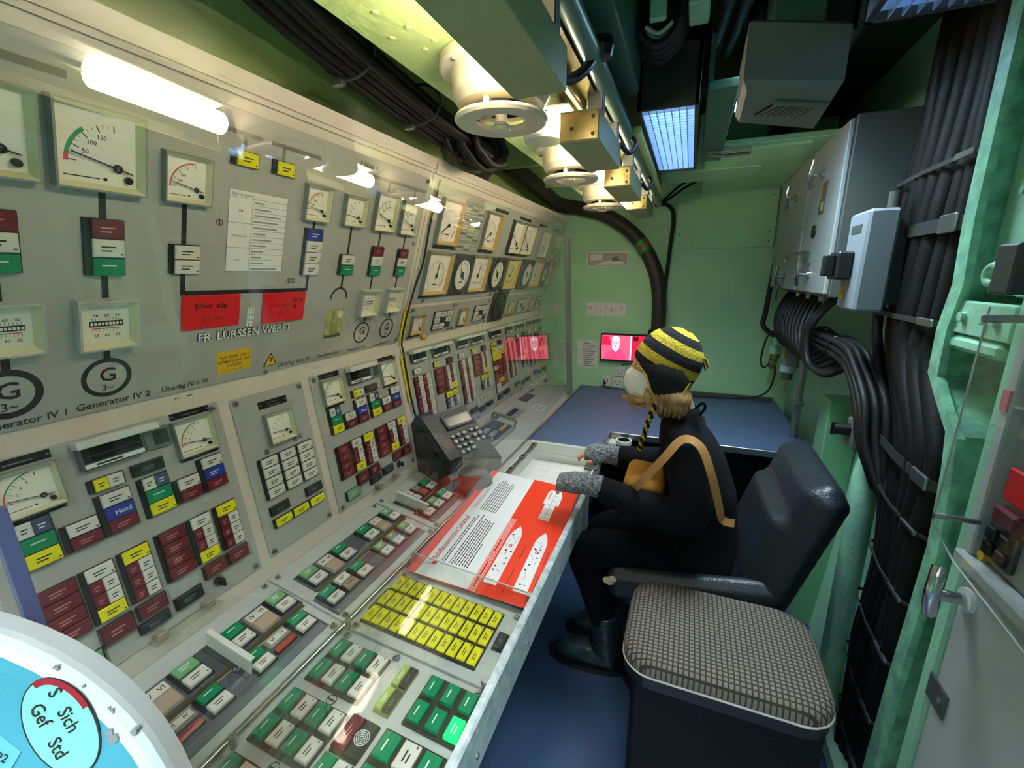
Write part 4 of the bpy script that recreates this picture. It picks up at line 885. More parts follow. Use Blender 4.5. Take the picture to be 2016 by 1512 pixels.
# yellow tapes over the cabinet seam, with the thin black wire
P = Pan('U', 1.592, 1.628, .600, .752, 'marking_tape', 'strip of yellow printed tape on the upper cabinet seam', 'tape', plate=None)
x0, x1, y0, y1 = P.rect(1.592, 1.628, .600, .752); m = MB(); m.box((x0, y0, .006), (x1, y1, .008), 0)
for k in range(9): m.box((x0 + .012, y0 + .012 + .015 * k, .008), (x1 - .012 - .004 * (k % 2), y0 + .02 + .015 * k, .0083), 1)
m.build('tape_strip', [M_tape, M_ink], P.o)
P = Pan('L', 1.590, 1.624, .060, .275, 'marking_tape', 'strip of yellow printed tape on the lower cabinet seam', 'tape', plate=None)
x0, x1, y0, y1 = P.rect(1.590, 1.624, .060, .275); m = MB(); m.box((x0, y0, .006), (x1, y1, .008), 0)
for k in range(12): m.box((x0 + .012, y0 + .015 + .016 * k, .008), (x1 - .012 - .004 * (k % 2), y0 + .023 + .016 * k, .0083), 1)
m.build('tape_strip', [M_tape, M_ink], P.o)
def pl(plane, u, v, h):
    a, b = PLANES[plane]; dd = Vector((b[0] - a[0], 0, b[1] - a[1])).normalized(); nn = Vector((0, 1, 0)).cross(-dd)
    return Vector((a[0], u, a[1])) + dd * v + nn * h
m = MB(); m.tube(smooth_path([pl('U', 1.64, .07, .014), pl('U', 1.645, .25, .008), pl('U', 1.655, .40, .008), pl('U', 1.63, .50, .010), pl('U', 1.612, .60, .012), pl('U', 1.610, .75, .012), pl('L', 1.608, .06, .014), pl('L', 1.606, .28, .012), pl('L', 1.62, .42, .012), pl('L', 1.63, .55, .014)], 5), .004, 6)
tag(m.build('thin_wire', M_black), 'thin black wire running down the seam between both cabinets', 'wire')
m = MB(); m.T = Matrix.Translation(pl('L', 1.79, .006, .012)); 
for k in range(5): a = k * 1.3; m.tube([(0, 0, 0), (.012 * math.cos(a), .014 * math.sin(a), .008), (.02 * math.cos(a), .022 * math.sin(a), .002)], [.008, .010, .003], 6)
tag(m.build('ribbon_bow', mat('ribbon_yellow', '#e2b13c', .6)), 'little yellow ribbon bow on the ledge above the narrow key panels', 'bow')

# ------------------------------------------------------------------ blue side desk at the rear
t = thing('side_desk', 'blue topped side desk along the rear wall with metal edge', 'desk', (.0, 3.1, 0))
poly = [(-.79, 2.222), (-.375, 2.222), (-.375, 2.52), (.60, 2.52), (.66, 2.60), (.66, 3.60), (-.79, 3.60)]
m = MB(); m.T = Matrix.Translation((0, -3.1, 0)); m.prism(poly, .735, .760); m.build('top', M_lino, t)
m = MB(); m.T = Matrix.Translation((0, -3.1, 0)); m.box((-.375, 2.512, .728), (.61, 2.522, .764), 0, .002); m.box((-.378, 2.222, .728), (-.368, 2.52, .766), 0, .002); m.box((-.785, 2.216, .728), (-.37, 2.224, .764), 0, .002); m.build('edge_strip', M_steel, t)
m = MB(); m.T = Matrix.Translation((0, -3.1, 0)); m.box((-.70, 2.30, .0), (-.60, 3.55, .735), 0); m.box((.58, 2.60, .0), (.62, 3.55, .735), 0); m.box((-.70, 3.3, .0), (.62, 3.34, .735), 0); m.build('support', mat('support_dark', '#25282a', .6), t)
m = MB(); m.T = Matrix.Translation((0, -3.1, 0)); m.box((-.30, 3.57, .76), (.64, 3.60, .79), 0, .003); m.build('rear_lip', M_dkframe, t)
m = MB(); m.T = Matrix.Translation((-.285, 2.475 - 3.1, .735)); m.lathe([(.034, -.02), (.046, -.02), (.046, .004), (.034, .004), (.034, -.06), (.001, -.06)], 20, mis=[0, 0, 0, 1, 1]); m.T = Matrix.Translation((0, -3.1, 0)); m.box((-.37, 2.43, .708), (-.325, 2.52, .722), 0); m.build('cup_ring', [M_white, M_dark], t)

# ------------------------------------------------------------------ things on the rear wall
t = thing('wall_screen', 'small flat screen showing a white-bearded man in a pink picture', 'screen', (-.445, YB, 1.105))
m = MB(); m.box((-.20, -.045, -.115), (.20, 0, .112), 0, .004); m.build('case', M_black, t)
m = MB(); y = -.0462
E = lambda n_, c, s: mat(n_, c, .5, emit=c, estr=s)
em = [E('screen_pink', '#f0506f', 1.0), E('screen_red', '#c8143c', .9), E('screen_skin', '#f3a3b4', 1.1), E('screen_white', '#f4d3e0', 1.1), E('screen_sweater', '#e83a68', 1.0), E('screen_dark', '#5a0f24', .5)]
def flat(pts, mi, dy=0): m.add([(x, y - dy, z) for x, z in pts], [tuple(range(len(pts)))], mi)
def ell(cx, cz, rx, rz, mi, dy, n_=20): flat([(cx + rx * math.cos(2 * PI * k / n_), cz + rz * math.sin(2 * PI * k / n_)) for k in range(n_)], mi, dy)
flat([(-.188, -.10), (.188, -.10), (.188, .10), (-.188, .10)], 1); flat([(-.188, -.10), (.04, -.10), (.04, .10), (-.188, .10)], 0, .0002); flat([(.04, -.10), (.05, -.10), (.05, .10), (.04, .10)], 3, .0003); flat([(.06, .06), (.10, .06), (.10, .095), (.06, .095)], 5, .0003)
flat([(-.186, .02), (-.11, .02), (-.13, .09), (-.186, .095)], 1, .0003)
flat([(-.175, -.10), (.015, -.10), (-.0, -.055), (-.03, -.02), (-.07, -.005), (-.105, -.02), (-.15, -.045)], 4, .0004)
ell(-.075, .035, .034, .046, 2, .0006); ell(-.075, .072, .033, .022, 3, .0007); ell(-.075, .0, .027, .026, 3, .0008); ell(-.075, .030, .029, .032, 2, .0009); ell(-.075, .006, .018, .014, 3, .0010); ell(-.075, .010, .011, .004, 1, .0011)
ell(-.086, .040, .004, .003, 5, .0011, 8); ell(-.064, .040, .004, .003, 5, .0011, 8); flat([(-.09, -.02), (-.06, -.02), (-.075, -.035)], 3, .0006)
m.build('screen_image', em, t)
m = MB(); m.tube(smooth_path([(.10, -.02, -.115), (.08, -.02, -.13), (.0, -.02, -.135), (-.02, -.015, -.15)], 4), .004, 6); m.build('cable', M_black, t)
def sheet(x0, x1, z0, z1, name, label, cat, fn, mats, th=.002):
    t = thing(name, label, cat, ((x0 + x1) / 2, YB, z0)); W, H = x1 - x0, z1 - z0; m = MB(); m.T = Matrix(((1, 0, 0, 0), (0, 0, -1, 0), (0, 1, 0, 0), (0, 0, 0, 1)))
    m.box((-W / 2, 0, 0), (W / 2, H, th), 0); fn(m, W, H, th); m.build('sheet', mats, t)
def f1(m, W, H, z):
    m.box((-W * .47, H * .08, z), (W * .47, H * .92, z + .0003), 1); m.box((-W * .42, H * .45, z + .0003), (-W * .12, H * .85, z + .0006), 0)
    m.prism([(-W * .3, H * .12), (W * .42, H * .12), (W * .40, H * .3), (W * .1, H * .45), (-W * .1, H * .35)], z + .0003, z + .0007, 0); m.prism([(W * .1, H * .35), (W * .3, H * .40), (W * .22, H * .7), (W * .14, H * .65)], z + .0007, z + .001, 2)
sheet(-.79, -.462, 1.742, 1.858, 'cartoon_sheet', 'grey cartoon print taped high on the rear wall', 'picture', f1, [M_paper, mat('cartoon_grey', '#b7b3a0', .7), mat('cartoon_dark', '#7c7a70', .7)])
def f2(m, W, H, z):
    for k in range(1, 4): m.bar(-W / 2 + W * k / 4, H * .06, -W / 2 + W * k / 4, H * .94, .002, z, .0003, 1)
    for k, (a, b) in enumerate(((.3, .62), (.3, .38), (.5, .5), (.5, .6))): cx = -W / 2 + W * (k + a) / 4; m.arc(cx, H * b, H * .06, H * .10, .3, 2.9, z, 8, 1, .0003); m.arc(cx + .01, H * b - .006, H * .03, H * .07, 0, 5, z, 8, 1, .0003)
sheet(-.776, -.461, 1.354, 1.459, 'comic_strip', 'white four-panel comic strip in the middle of the rear wall', 'paper', f2, [M_paper, M_greyink])
def f3(m, W, H, z):
    for k in range(13): m.bar(-W * (.48 if k in (0, 4, 8, 12) else .2), H * (.95 - .9 * k / 12), W * .48, H * (.95 - .9 * k / 12), .0014, z, .0003, 1)
    for x in (-W * .48, -W * .2, W * .48): m.bar(x, H * .05, x, H * .95, .0014, z, .0003, 1)
    for k in range(12): m.box((-W * .16, H * (.89 - .9 * k / 12), z), (W * (.1 + .3 * ((k * 5) % 7) / 7), H * (.915 - .9 * k / 12), z + .0003), 1)
sheet(-.85, -.664, .915, 1.146, 'wall_list', 'white printed list on the rear wall beside the pale post', 'paper', f3, [M_paper, M_greyink])
for x, z, lab in ((-.478, .905, 'white socket directly below the pink wall screen'), (-.590, .815, 'left lower white wall socket with black plug'), (-.490, .810, 'right lower white wall socket beside the mask')):
    t = thing('wall_socket', lab, 'socket', (x, YB, z)); m = MB(); m.box((-.043, -.035, -.045), (.043, 0, .045), 0, .006); m.build('socket_case', M_white, t)
    m = MB()
    for s in (-1, 1): m.box((s * .016 - .003, -.0365, -.004), (s * .016 + .003, -.0345, .018), 0)
    m.box((-.015, -.0365, -.02), (.015, -.0345, -.014), 0); m.build('pin_slot', M_ink, t)
m = MB(); m.box((-.61, YB - .06, .795), (-.585, YB - .036, .815), 0, .004); m.tube(smooth_path([(-.598, YB - .05, .797), (-.595, YB - .055, .78), (-.57, YB - .05, .768), (-.55, YB - .06, .766)], 4), .004, 6)
tag(m.build('black_plug', M_black), 'small black plug with a lead in the left lower socket', 'plug')
# thick black cable over the console, bending down the rear wall
m = MB(); m.tube(smooth_path([(-1.02, 2.5, 2.30), (-1.02, 3.1, 2.26), (-1.0, YB - .10, 2.22), (-.80, YB - .08, 2.17), (-.60, YB - .08, 2.10), (-.41, YB - .08, 1.96), (-.285, YB - .08, 1.78), (-.215, YB - .08, 1.55), (-.20, YB - .08, 1.20), (-.20, YB - .08, .90)], 8), .052, 14)
tk = tag(m.build('thick_cable', mat('thick_cable_sheath', '#35302a', .5, bump=.15, bscale=80, var=.25, vscale=14)), 'very thick dark cable curving down the rear wall', 'cable')
m = MB(); m.tube([(-.375, YB - .08, 1.924), (-.325, YB - .08, 1.848)], .0545, 14, 0); m.build('green_band', mat('band_green', '#2f8a32', .5), tk)
m = MB(); m.tube([(-.355, YB - .08, 1.895), (-.343, YB - .08, 1.877)], .0555, 14, 0); m.build('red_band', mat('band_red', '#a8482e', .5), tk)
m = MB(); m.box((-.27, YB - .14, 1.19), (-.13, YB, 1.27), 0, .01); m.build('wall_clamp', M_black, tk)
m = MB(); m.tube(smooth_path([(-.25, 3.25, 2.13), (-.20, YB - .05, 2.17), (-.155, YB - .03, 2.10), (-.16, YB - .03, 1.9), (-.175, YB - .03, 1.6), (-.185, YB - .03, 1.3)], 6), .014, 8)
tag(m.build('black_cable', M_cable), 'thin black cable dropping from the lamp rail beside the thick one', 'cable')
m = MB(); m.tube(smooth_path([(-.23, 3.22, 2.13), (-.1, 3.35, 2.27), (.05, 3.4, 2.33), (.3, 3.45, 2.36)], 5), .008, 6); m.tube(smooth_path([(-.23, 3.22, 2.12), (-.08, 3.38, 2.25), (.06, 3.42, 2.32)], 5), .008, 6)
tag(m.build('lamp_lead', M_cable), 'pair of black leads fanning from the lamp rail to the ceiling', 'cable')
m = MB(); m.tube(smooth_path([(.535, 3.5, 1.92), (.52, 3.5, 1.7), (.505, 3.5, 1.42), (.50, 3.5, 1.33), (.56, 3.45, 1.27), (.66, 3.35, 1.22)], 6), .016, 8)
tag(m.build('black_cable', M_cable), 'black cable running down the right edge of the green cover plate', 'cable')
m = MB(); m.tube(smooth_path([(.62, 3.35, 1.33), (.53, 3.4, 1.28), (.50, 3.4, 1.12), (.52, 3.4, 1.05), (.56, 3.4, 1.08)], 6), .006, 6); m.tube(smooth_path([(.585, 3.38, 1.07), (.59, 3.38, .98), (.55, 3.4, .86), (.40, 3.45, .80), (.15, 3.5, .775), (-.05, 3.52, .77)], 6), .006, 6)
tag(m.build('loose_lead', M_cable), 'thin black lead looping from the brass fitting onto the blue desk', 'cable')
t = thing('brass_fitting', 'brass plug fitting hanging under a mint wall bracket', 'fitting', (.575, 3.40, 1.10))
m = MB(); m.T = Matrix.Rotation(math.radians(12), 4, 'Y')
m.lathe([(.001, -.06), (.012, -.06), (.015, -.035), (.026, -.03), (.028, .0), (.024, .005), (.03, .01), (.03, .05), (.001, .05)], 14); m.build('plug_body', M_brass, t)
m = MB(); m.lathe([(.036, .05), (.036, .095), (.018, .11), (.018, .16), (.001, .16)], 14); m.box((.0, -.01, .10), (.12, .02, .14), 0, .006); m.build('bracket', M_mint, t)
t = thing('pull_switch', 'grey switch with orange disc and cap beside the steel pole', 'switch', (.60, 3.05, 1.12))
m = MB(); m.box((-.03, -.03, .0), (.05, .05, .13), 0, .01); m.build('switch_case', mat('switch_grey', '#7d878a', .4), t)
m = MB(); m.cyl((-.035, -.005, .085), (-.03, -.005, .085), .03, n=18); m.build('disc', mat('disc_orange', '#dc9a1d', .4), t)
m = MB(); m.lathe([(.001, .02), (.045, .015), (.045, -.02), (.03, -.03), (.03, -.07), (.001, -.07)], 16, mis=[0, 0, 0, 1, 1]); m.build('cap', [mat('cap_paleblue', '#a9c0c4', .35), M_dkframe], t)
m = MB(); m.tube([(0, 0, -.07), (.004, 0, -.10), (-.002, 0, -.13), (.003, 0, -.15)], .004, 5); m.build('pull_chain', M_steel, t)
# ------------------------------------------------------------------ overhead: lamps, vents, rail, louvre lamps, cables
M_glow = mat('lamp_diffuser_glow', '#fff0d0', .5, emit=(1.0, .83, .655), estr=LAMP_WARM)
M_cool = mat('louvre_lamp_glow', '#dfeaff', .5, emit=(.38, .62, 1.0), estr=LAMP_COOL)
M_aisle_fill = mat('aisle_fill_glow', '#ffffff', .5, emit=(.72, .92, 1.0), estr=62.0)  # glow of the hidden lamp added to fill the aisle
M_rear_fill = mat('rear_fill_glow', '#ffffff', .5, emit=(.86, .95, 1.0), estr=LAMP_REAR_FILL)  # glow of the fill lamps added out of view
for i, (y0, y1) in enumerate(((.46, .86), (1.165, 1.50), (1.78, 2.16), (2.42, 2.80))):
    t = thing('console_lamp', ['grey-green console lamp box nearest the camera, hiding part of the first vent', 'grey-green console lamp box with brassy end plate, second along the rail', 'grey-green console lamp box third along the rail', 'smallest grey-green console lamp box nearest the rear wall'][i], 'lamp', (-.285, (y0 + y1) / 2, 2.0), 'console lamps on the rail')
    L = y1 - y0; m = MB(); h = L / 2
    m.box((-.05, -h, 0), (.05, h, .004), 0, .0015); m.box((.046, -h, .002), (.05, h, .068), 0, .001); m.box((-.05, -h, .066), (.05, h, .070), 0, .001); m.build('housing', M_lampgreen, t)
    m = MB(); m.box((-.048, h - .003, .003), (.048, h, .066), 0, .001); m.build('end_plate', M_brass, t)
    m = MB(); m.box((-.048, -h - .001, .003), (.048, -h + .003, .066), 0, .001)
    for p in ((.035, .052), (.035, .014), (-.018, .030)): m.cyl((p[0], -h - .004, p[1]), (p[0], -h, p[1]), .0045, n=8, mi=1)
    m.build('end_plate', [M_brass, M_dkframe], t)
    m = MB(); m.tube([(-.068, -h + (.13 if i == 0 else .01), .060), (-.068, h - .01, .060)], .025, 12); m.box((-.098, -h + .012, .090), (-.03, h - .012, .094), 1); m.build('diffuser', [M_glow, M_white], t)
    for s in (-.7, .7): m = MB(); m.box((.01, s * h - .015, .066), (.05, s * h + .015, .125), 0, .002); m.build('hanger', M_steel, t)
m = MB(); m.tube([(-.235, .55, 2.135), (-.235, 3.22, 2.135)], .022, 14); tag(m.build('lamp_rail', mat('rail_paint', '#6f8f83', .3, metal=.3)), 'straight pipe rail carrying the console lamps', 'rail')
m = MB(); m.tube([(-.30, .45, 2.105), (-.30, 3.1, 2.105)], .012, 4); m.box((-.345, .45, 2.115), (-.255, 3.05, 2.122)); tag(m.build('lamp_tray', M_brass), 'brassy metal channel above the console lamp boxes', 'channel')
m = MB(); m.tube(smooth_path([(-.225, 1.06, 2.145), (-.24, 1.03, 2.10), (-.265, .98, 2.065), (-.29, .90, 2.05)], 5), .011, 8); m.T = Matrix.Translation((-.215, 1.06, 2.145)); m.lathe([(.001, -.02), (.022, -.018), (.026, 0), (.022, .018), (.001, .02)], 14); tag(m.build('black_grommet', M_black), 'black grommet with a lead at the first lamp box', 'grommet')
for i, y in enumerate((1.55, 2.20)):
    m = MB(); m.tube(smooth_path([(-.235, y - .05, 2.07), (-.215, y, 2.055), (-.20, y + .05, 2.09), (-.225, y + .1, 2.13)], 5), .008, 7); tag(m.build('lamp_lead', M_cable), ['short black lead at the end of the middle lamp box', 'short black lead at the end of the last lamp box'][i], 'cable')
for i, (x, y, s) in enumerate(((-.415, .985, 1.0), (-.425, 1.64, .95), (-.44, 2.34, .95))):
    t = thing('ceiling_vent', ['cream disc ceiling vent nearest the camera', 'cream disc ceiling vent behind the middle lamp box', 'cream disc ceiling vent nearest the rear wall'][i], 'vent', (x, y, 2.0), 'disc vents in the ceiling plate')
    mv = mat('vent_cream', '#ddd2b8', .35)
    m = MB(); m.lathe([(.001, .119), (.132 * s, .119), (.132 * s, .104), (.128 * s, .100), (.108 * s, .098)], 32); m.lathe([(.108 * s, .10), (.106 * s, .055), (.094 * s, .036), (.062 * s, .034), (.058 * s, .06), (.03, .09)], 32, mis=[0, 0, 0, 1, 1])
    for k in range(6): a = k * PI / 3; m.cyl((.119 * s * math.cos(a), .119 * s * math.sin(a), .096), (.119 * s * math.cos(a), .119 * s * math.sin(a), .101), .005, n=8, mi=2)
    m.build('body', [mv, M_dkframe, M_steel], t)
    m = MB(); m.lathe([(.055 * s, .006), (.098 * s, .004), (.103 * s, .010), (.100 * s, .016), (.072 * s, .022), (.060 * s, .018), (.055 * s, .006)], 32)
    for k in range(3): a = k * 2 * PI / 3 + .5; m.cyl((.075 * s * math.cos(a), .075 * s * math.sin(a), .016), (.075 * s * math.cos(a), .075 * s * math.sin(a), .045), .007, n=8)
    m.build('disc', mv, t)
    m = MB(); m.lathe([(.001, -.012), (.018, -.011), (.021, -.004), (.014, .006), (.012, .04), (.02, .06)], 16)
    for k in range(3): a = k * 2 * PI / 3 + .5; m.bar(.01 * math.cos(a), .01 * math.sin(a), .075 * s * math.cos(a), .075 * s * math.sin(a), .010, .030, .006)
    m.build('knob', mv, t)
t = thing('ribbed_detector', 'white ribbed round detector between the first two vents', 'detector', (-.40, 1.24, 2.03)); m = MB(); m.lathe([(.001, 0), (.050, 0), (.055, .006), (.055, .012)], 24); m.lathe([(.044, .012), (.044, .06), (.055, .06), (.055, .09), (.001, .09)], 24); m.build('body', M_white, t)
m = MB()
for k in range(24): a = k * PI / 12; m.bar(.046 * math.cos(a), .046 * math.sin(a), .055 * math.cos(a), .055 * math.sin(a), .004, .012, .05)
m.build('rib', M_white, t)
def louvre(x0, x1, y0, y1, z, top, label, nx, ny, glow=None, deep=.0):
    t = thing('louvre_lamp', label, 'lamp', ((x0 + x1) / 2, (y0 + y1) / 2, z), 'louvred ceiling lamps'); W, H = (x1 - x0) / 2, (y1 - y0) / 2; m = MB()
    for a, b in (((-W - .012, -H - .012, 0), (-W, H + .012, top)), ((W, -H - .012, 0), (W + .012, H + .012, top)), ((-W - .012, -H - .012, 0), (W + .012, -H, top)), ((-W - .012, H, 0), (W + .012, H + .012, top)), ((-W - .012, -H - .012, top - .01), (W + .012, H + .012, top))): m.box(a, b, 0, .001)
    m.build('housing', mat('lamp_housing_dark', '#20221f', .5), t)
    m = MB(); m.box((-W, -H, .03 + deep), (W, H, .034 + deep)); m.build('tube_panel', glow or M_cool, t)
    m = MB(); tl = .02 + deep
    for k in range(1, nx): xx = -W + 2 * W * k / nx; m.box((xx - .0012, -H, 0), (xx + .0012, H, tl))
    for k in range(1, ny): yy = -H + 2 * H * k / ny; m.box((-W, yy - .0012, 0), (W, yy + .0012, tl))
    m.build('louvre', mat('louvre_matt_dark', '#3a3d40', .6) if deep > .05 else mat('louvre_silver', '#b4c2d4', .3, metal=.5), t)
    return t
louvre(-.178, -.030, 1.50, 2.33, 2.15, .17, 'louvred blue-white ceiling lamp beside the lamp rail', 7, 30)
louvre(.285, .465, .52, 1.17, 2.15, .12, 'louvred ceiling lamp at the upper right above the cable column', 8, 18, None, .04)
louvre(.10, .32, 1.50, 2.02, 2.27, .10, 'added louvred fill lamp hidden behind the grey ventilation box', 6, 12, M_aisle_fill)  # added out of view to brighten the aisle and rear wall
louvre(-.55, -.15, -1.15, -.25, 2.30, .12, 'added louvred fill lamp, console side, unseen behind the viewer', 4, 9, M_rear_fill, .07)  # unseen lamp added for its fill light
louvre(.05, .45, -1.15, -.25, 2.30, .12, 'added louvred fill lamp, locker side, unseen behind the viewer', 4, 9, M_rear_fill, .07)  # second unseen lamp added to lift the locker side
# cable run left of the ceiling plate, the coil at its end and the thick duct going down
t = thing('cable_run', 'black cable bundle strapped along the ceiling above the switchboard', 'cables', (-.85, 1.3, 2.2))
rnd = random.Random(8)
for k in range(13):
    a = k % 5; b = k // 5; dx = (a - 2) * .027 + rnd.uniform(-.004, .004); dz = (b - 1) * .026 - abs(a - 2) * .006
    m = MB(); m.T = Matrix.Translation((.85, -1.3, -2.2))
    m.tube(smooth_path([(-.80 + dx, .55, 2.32 + dz), (-.82 + dx, .85, 2.25 + dz), (-.85 + dx, 1.30 + .02 * b, 2.215 + dz), (-.86 + dx, 1.70, 2.20 + dz), (-.87 + dx, 1.95, 2.19 + dz + rnd.uniform(-.02, .02))], 5), .0145, 7)
    m.build('cable', M_cable, t)
for y, z in ((1.02, 2.228), (1.33, 2.212), (1.62, 2.20)):
    m = MB(); m.T = Matrix.Translation((.85, -1.3, -2.2)); c = Vector((-.845, y, z)); m.tube([(c.x + .082 * math.cos(q) * 1.0, c.y, c.z - .006 + .056 * math.sin(q)) for q in [2 * PI * k / 20 for k in range(20)]], .004, 6, closed=True); m.box((c.x - .055, c.y - .008, c.z - .072), (c.x - .02, c.y + .008, c.z - .058), 1, .002); m.build('strap', [M_dkframe, M_steel], t)
t = thing('cable_coil', 'coiled black cable ends hanging at the end of the ceiling bundle', 'cables', (-.87, 1.76, 2.165))
for k in range(16):
    r = .10 + .010 * (k % 6); dx = -.06 + .011 * k; m = MB(); m.tube([(dx + rnd.uniform(-.006, .006), -.04 + r * 1.1 * math.cos(q), .01 + r * .52 * math.sin(q) + rnd.uniform(-.003, .003)) for q in [2 * PI * j / 22 for j in range(22)]], .011, 6, closed=True); m.build('coil_loop', M_cable, t)
m = MB(); m.tube(smooth_path([(-.84, 1.92, 2.27), (-.89, 2.02, 2.255), (-.97, 2.12, 2.22), (-1.045, 2.16, 2.15), (-1.08, 2.17, 2.06)], 6), .048, 14); tag(m.build('cable_duct', _mats['thick_cable_sheath']), 'thick dark duct bending down behind the switchboard top', 'duct')
# clutter at the dark right ceiling
t = thing('looped_hose', 'stack of black looped cables hanging beside the dark beam', 'cables', (-.13, 1.38, 2.28))
for k in range(4):
    m = MB(); y = .03 * k - .02; m.tube(smooth_path([(-.055, y, .20), (-.055, y, .04 - .004 * k), (-.035, y + .01, .0), (.0, y + .014, -.016), (.035, y + .01, .0), (.055, y, .04), (.055, y, .12)], 5), .013, 8); m.build('hose_loop', M_cable, t)
    m = MB(); m.tube(smooth_path([(-.034, y + .012, .03), (.0, y + .016, .012), (.034, y + .012, .03)], 4), .006, 6); m.build('white_sleeve', M_white, t)
m = MB(); m.box((-.02, -.06, .02), (.02, -.04, .22), 0, .003); m.box((.07, -.05, .04), (.12, .06, .22), 0, .004); m.build('bracket', M_mint, t)
t = thing('round_downlight', 'unlit round ceiling light among the dark pipes', 'lamp', (.075, 1.12, 2.33)); m = MB(); m.lathe([(.001, 0), (.05, .002), (.062, .012), (.064, .03), (.058, .04), (.03, .045), (.03, .2)], 24, mis=[0, 0, 1, 1, 1, 1]); m.build('glass', [mat('dull_lens', '#8f8d68', .3), mat('light_ring', '#6b6c58', .5)], t)
m = MB(); m.box((.045, -.02, .02), (.115, .02, .20), 0, .004); m.build('hanger', M_mint, t)
for i, (x, z, r, y0, y1) in enumerate(((-.05, 2.44, .035, .3, 2.4), (.16, 2.47, .045, .3, 2.3), (.02, 2.50, .028, .2, 2.3), (.40, 2.45, .05, 1.2, 3.4))):
    m = MB(); m.tube([(x, y0, z), (x, y1, z)], r, 14); tag(m.build('ceiling_pipe', mat('pipe_dark_green', '#33463b', .5)), ['dark ceiling pipe above the first louvred lamp', 'wide dark ceiling pipe above the grey vent box', 'thin dark pipe close under the ceiling', 'dark pipe above the right wall cabinets'][i], 'pipe')
m = MB(); m.tube(smooth_path([(.0, 1.0, 2.48), (.05, 1.25, 2.40), (.02, 1.55, 2.36), (-.02, 1.9, 2.40), (.0, 2.3, 2.45)], 6), .022, 8); m.tube(smooth_path([(.04, .9, 2.46), (.09, 1.2, 2.38), (.07, 1.5, 2.35), (.05, 1.9, 2.42)], 6), .018, 8); tag(m.build('ceiling_cables', M_cable), 'loose black cables sagging under the dark ceiling', 'cables')
m = MB(); m.box((.0, 1.55, 2.20), (.085, 2.45, 2.225), 0, .003); m.box((.0, 1.55, 2.225), (.015, 2.45, 2.36), 0); tag(m.build('green_duct', M_dkgreen), 'dark green duct plate right of the louvred lamp', 'duct')
m = MB(); m.tube(smooth_path([(.02, 2.25, 2.19), (.08, 2.30, 2.185), (.14, 2.34, 2.195), (.2, 2.36, 2.20)], 4), .007, 6); m.tube(smooth_path([(.02, 2.24, 2.195), (.08, 2.27, 2.195), (.2, 2.32, 2.21)], 4), .006, 6); tag(m.build('twin_lead', mat('lead_grey', '#8e8a78', .5)), 'two pale leads crossing under the green duct plate', 'cable')
t = thing('vent_unit', 'grey ventilation box with slotted outlet hanging from the ceiling', 'vent', (.168, 1.29, 2.045))
mg = mat('vent_grey', '#6f736d', .45); VQ = [(-.102, -.186), (.090, -.100), (.106, .19), (-.098, .045)]
def inset(q, d): c = (sum(p[0] for p in q) / 4, sum(p[1] for p in q) / 4); return [(c[0] + (x - c[0]) * (1 - d), c[1] + (y - c[1]) * (1 - d)) for x, y in q]
m = MB(); lo, hi = inset(VQ, .10), VQ; n4 = 4
V = [(x, y, 0) for x, y in lo] + [(x, y, .016) for x, y in hi] + [(x, y, .115) for x, y in hi] + [(x, y, .125) for x, y in lo]
m.add(V, [(3, 2, 1, 0), (12, 13, 14, 15)] + [(i * 4 + k, i * 4 + (k + 1) % 4, i * 4 + 4 + (k + 1) % 4, i * 4 + 4 + k) for i in range(3) for k in range(4)]); m.build('case', mg, t)
VR = Matrix.Translation((.0, -.02, 0)) @ Matrix.Rotation(math.radians(28), 4, 'Z')
m = MB(); m.T = VR; m.box((-.05, -.035, -.002), (.062, .04, .004), 0, .002); m.build('outlet_recess', M_dark, t)
for k in range(8): m = MB(); m.T = VR; x = -.045 + .0145 * k; m.box((x, -.033, -.006), (x + .005, .037, .0), 0, .001); m.build('slat', mg, t)
m = MB(); m.T = VR; m.box((-.058, -.052, -.008), (.07, -.035, .002), 0, .003); m.box((.060, -.045, -.008), (.074, .05, .002), 0, .003); m.build('outlet_lip', mg, t)
m = MB(); m.box((-.05, -.06, .125), (.05, .08, .33), 0, .004); m.build('hanger', M_dkgreen, t)

# ------------------------------------------------------------------ right side: cabinets, cables, frame
t = thing('wall_cabinet', 'grey two-door switch cabinet high on the right wall', 'cabinet', (.60, 2.77, 1.585))
mc = mat('cabinet_grey', '#979e9c', .4, var=.05, vscale=5); mcd = mat('cabinet_side_grey', '#50534f', .5)
m = MB(); m.box((-.085, -.67, 0), (.14, .67, .655), 0, .004); m.build('body', mcd, t)
for y0, y1, hs in ((-.655, -.13, ((-.37, .52), (-.37, .10))), (-.105, .645, ((.15, .50), (.18, .09)))):
    m = MB(); m.box((-.102, y0, .012), (-.085, y1, .645), 0, .004); dr = m.build('door', mc, t)
    for y, z in hs:
        m = MB(); m.tube(smooth_path([(-.102, y, z - .01), (-.135, y, z - .01), (-.142, y + .0, z - .005), (-.142, y, z)], 4), .009, 8); m.tube(smooth_path([(-.135, y + .05, z - .055), (-.145, y + .02, z - .03), (-.148, y, z), (-.146, y - .01, z + .05)], 5), .012, 8); m.cyl((-.102, y, z - .01), (-.112, y, z - .01), .02, n=14); m.build('handle', M_chrome, dr)
m = MB(); m.box((-.104, -.47, .40), (-.1015, -.40, .47), 0); m.build('brown_label', mat('label_brown', '#6a4a35', .5), t)
m = MB(); m.box((-.105, -.46, .345), (-.1015, -.385, .40), 0); m.box((-.106, -.45, .355), (-.1045, -.415, .39), 1); m.build('yellow_label', [M_dkframe, mat('label_yellow', '#c9b44a', .5)], t)
m = MB(); m.cyl((-.110, -.36, .275), (-.1015, -.36, .275), .028, n=16); m.build('black_button', M_black, t)
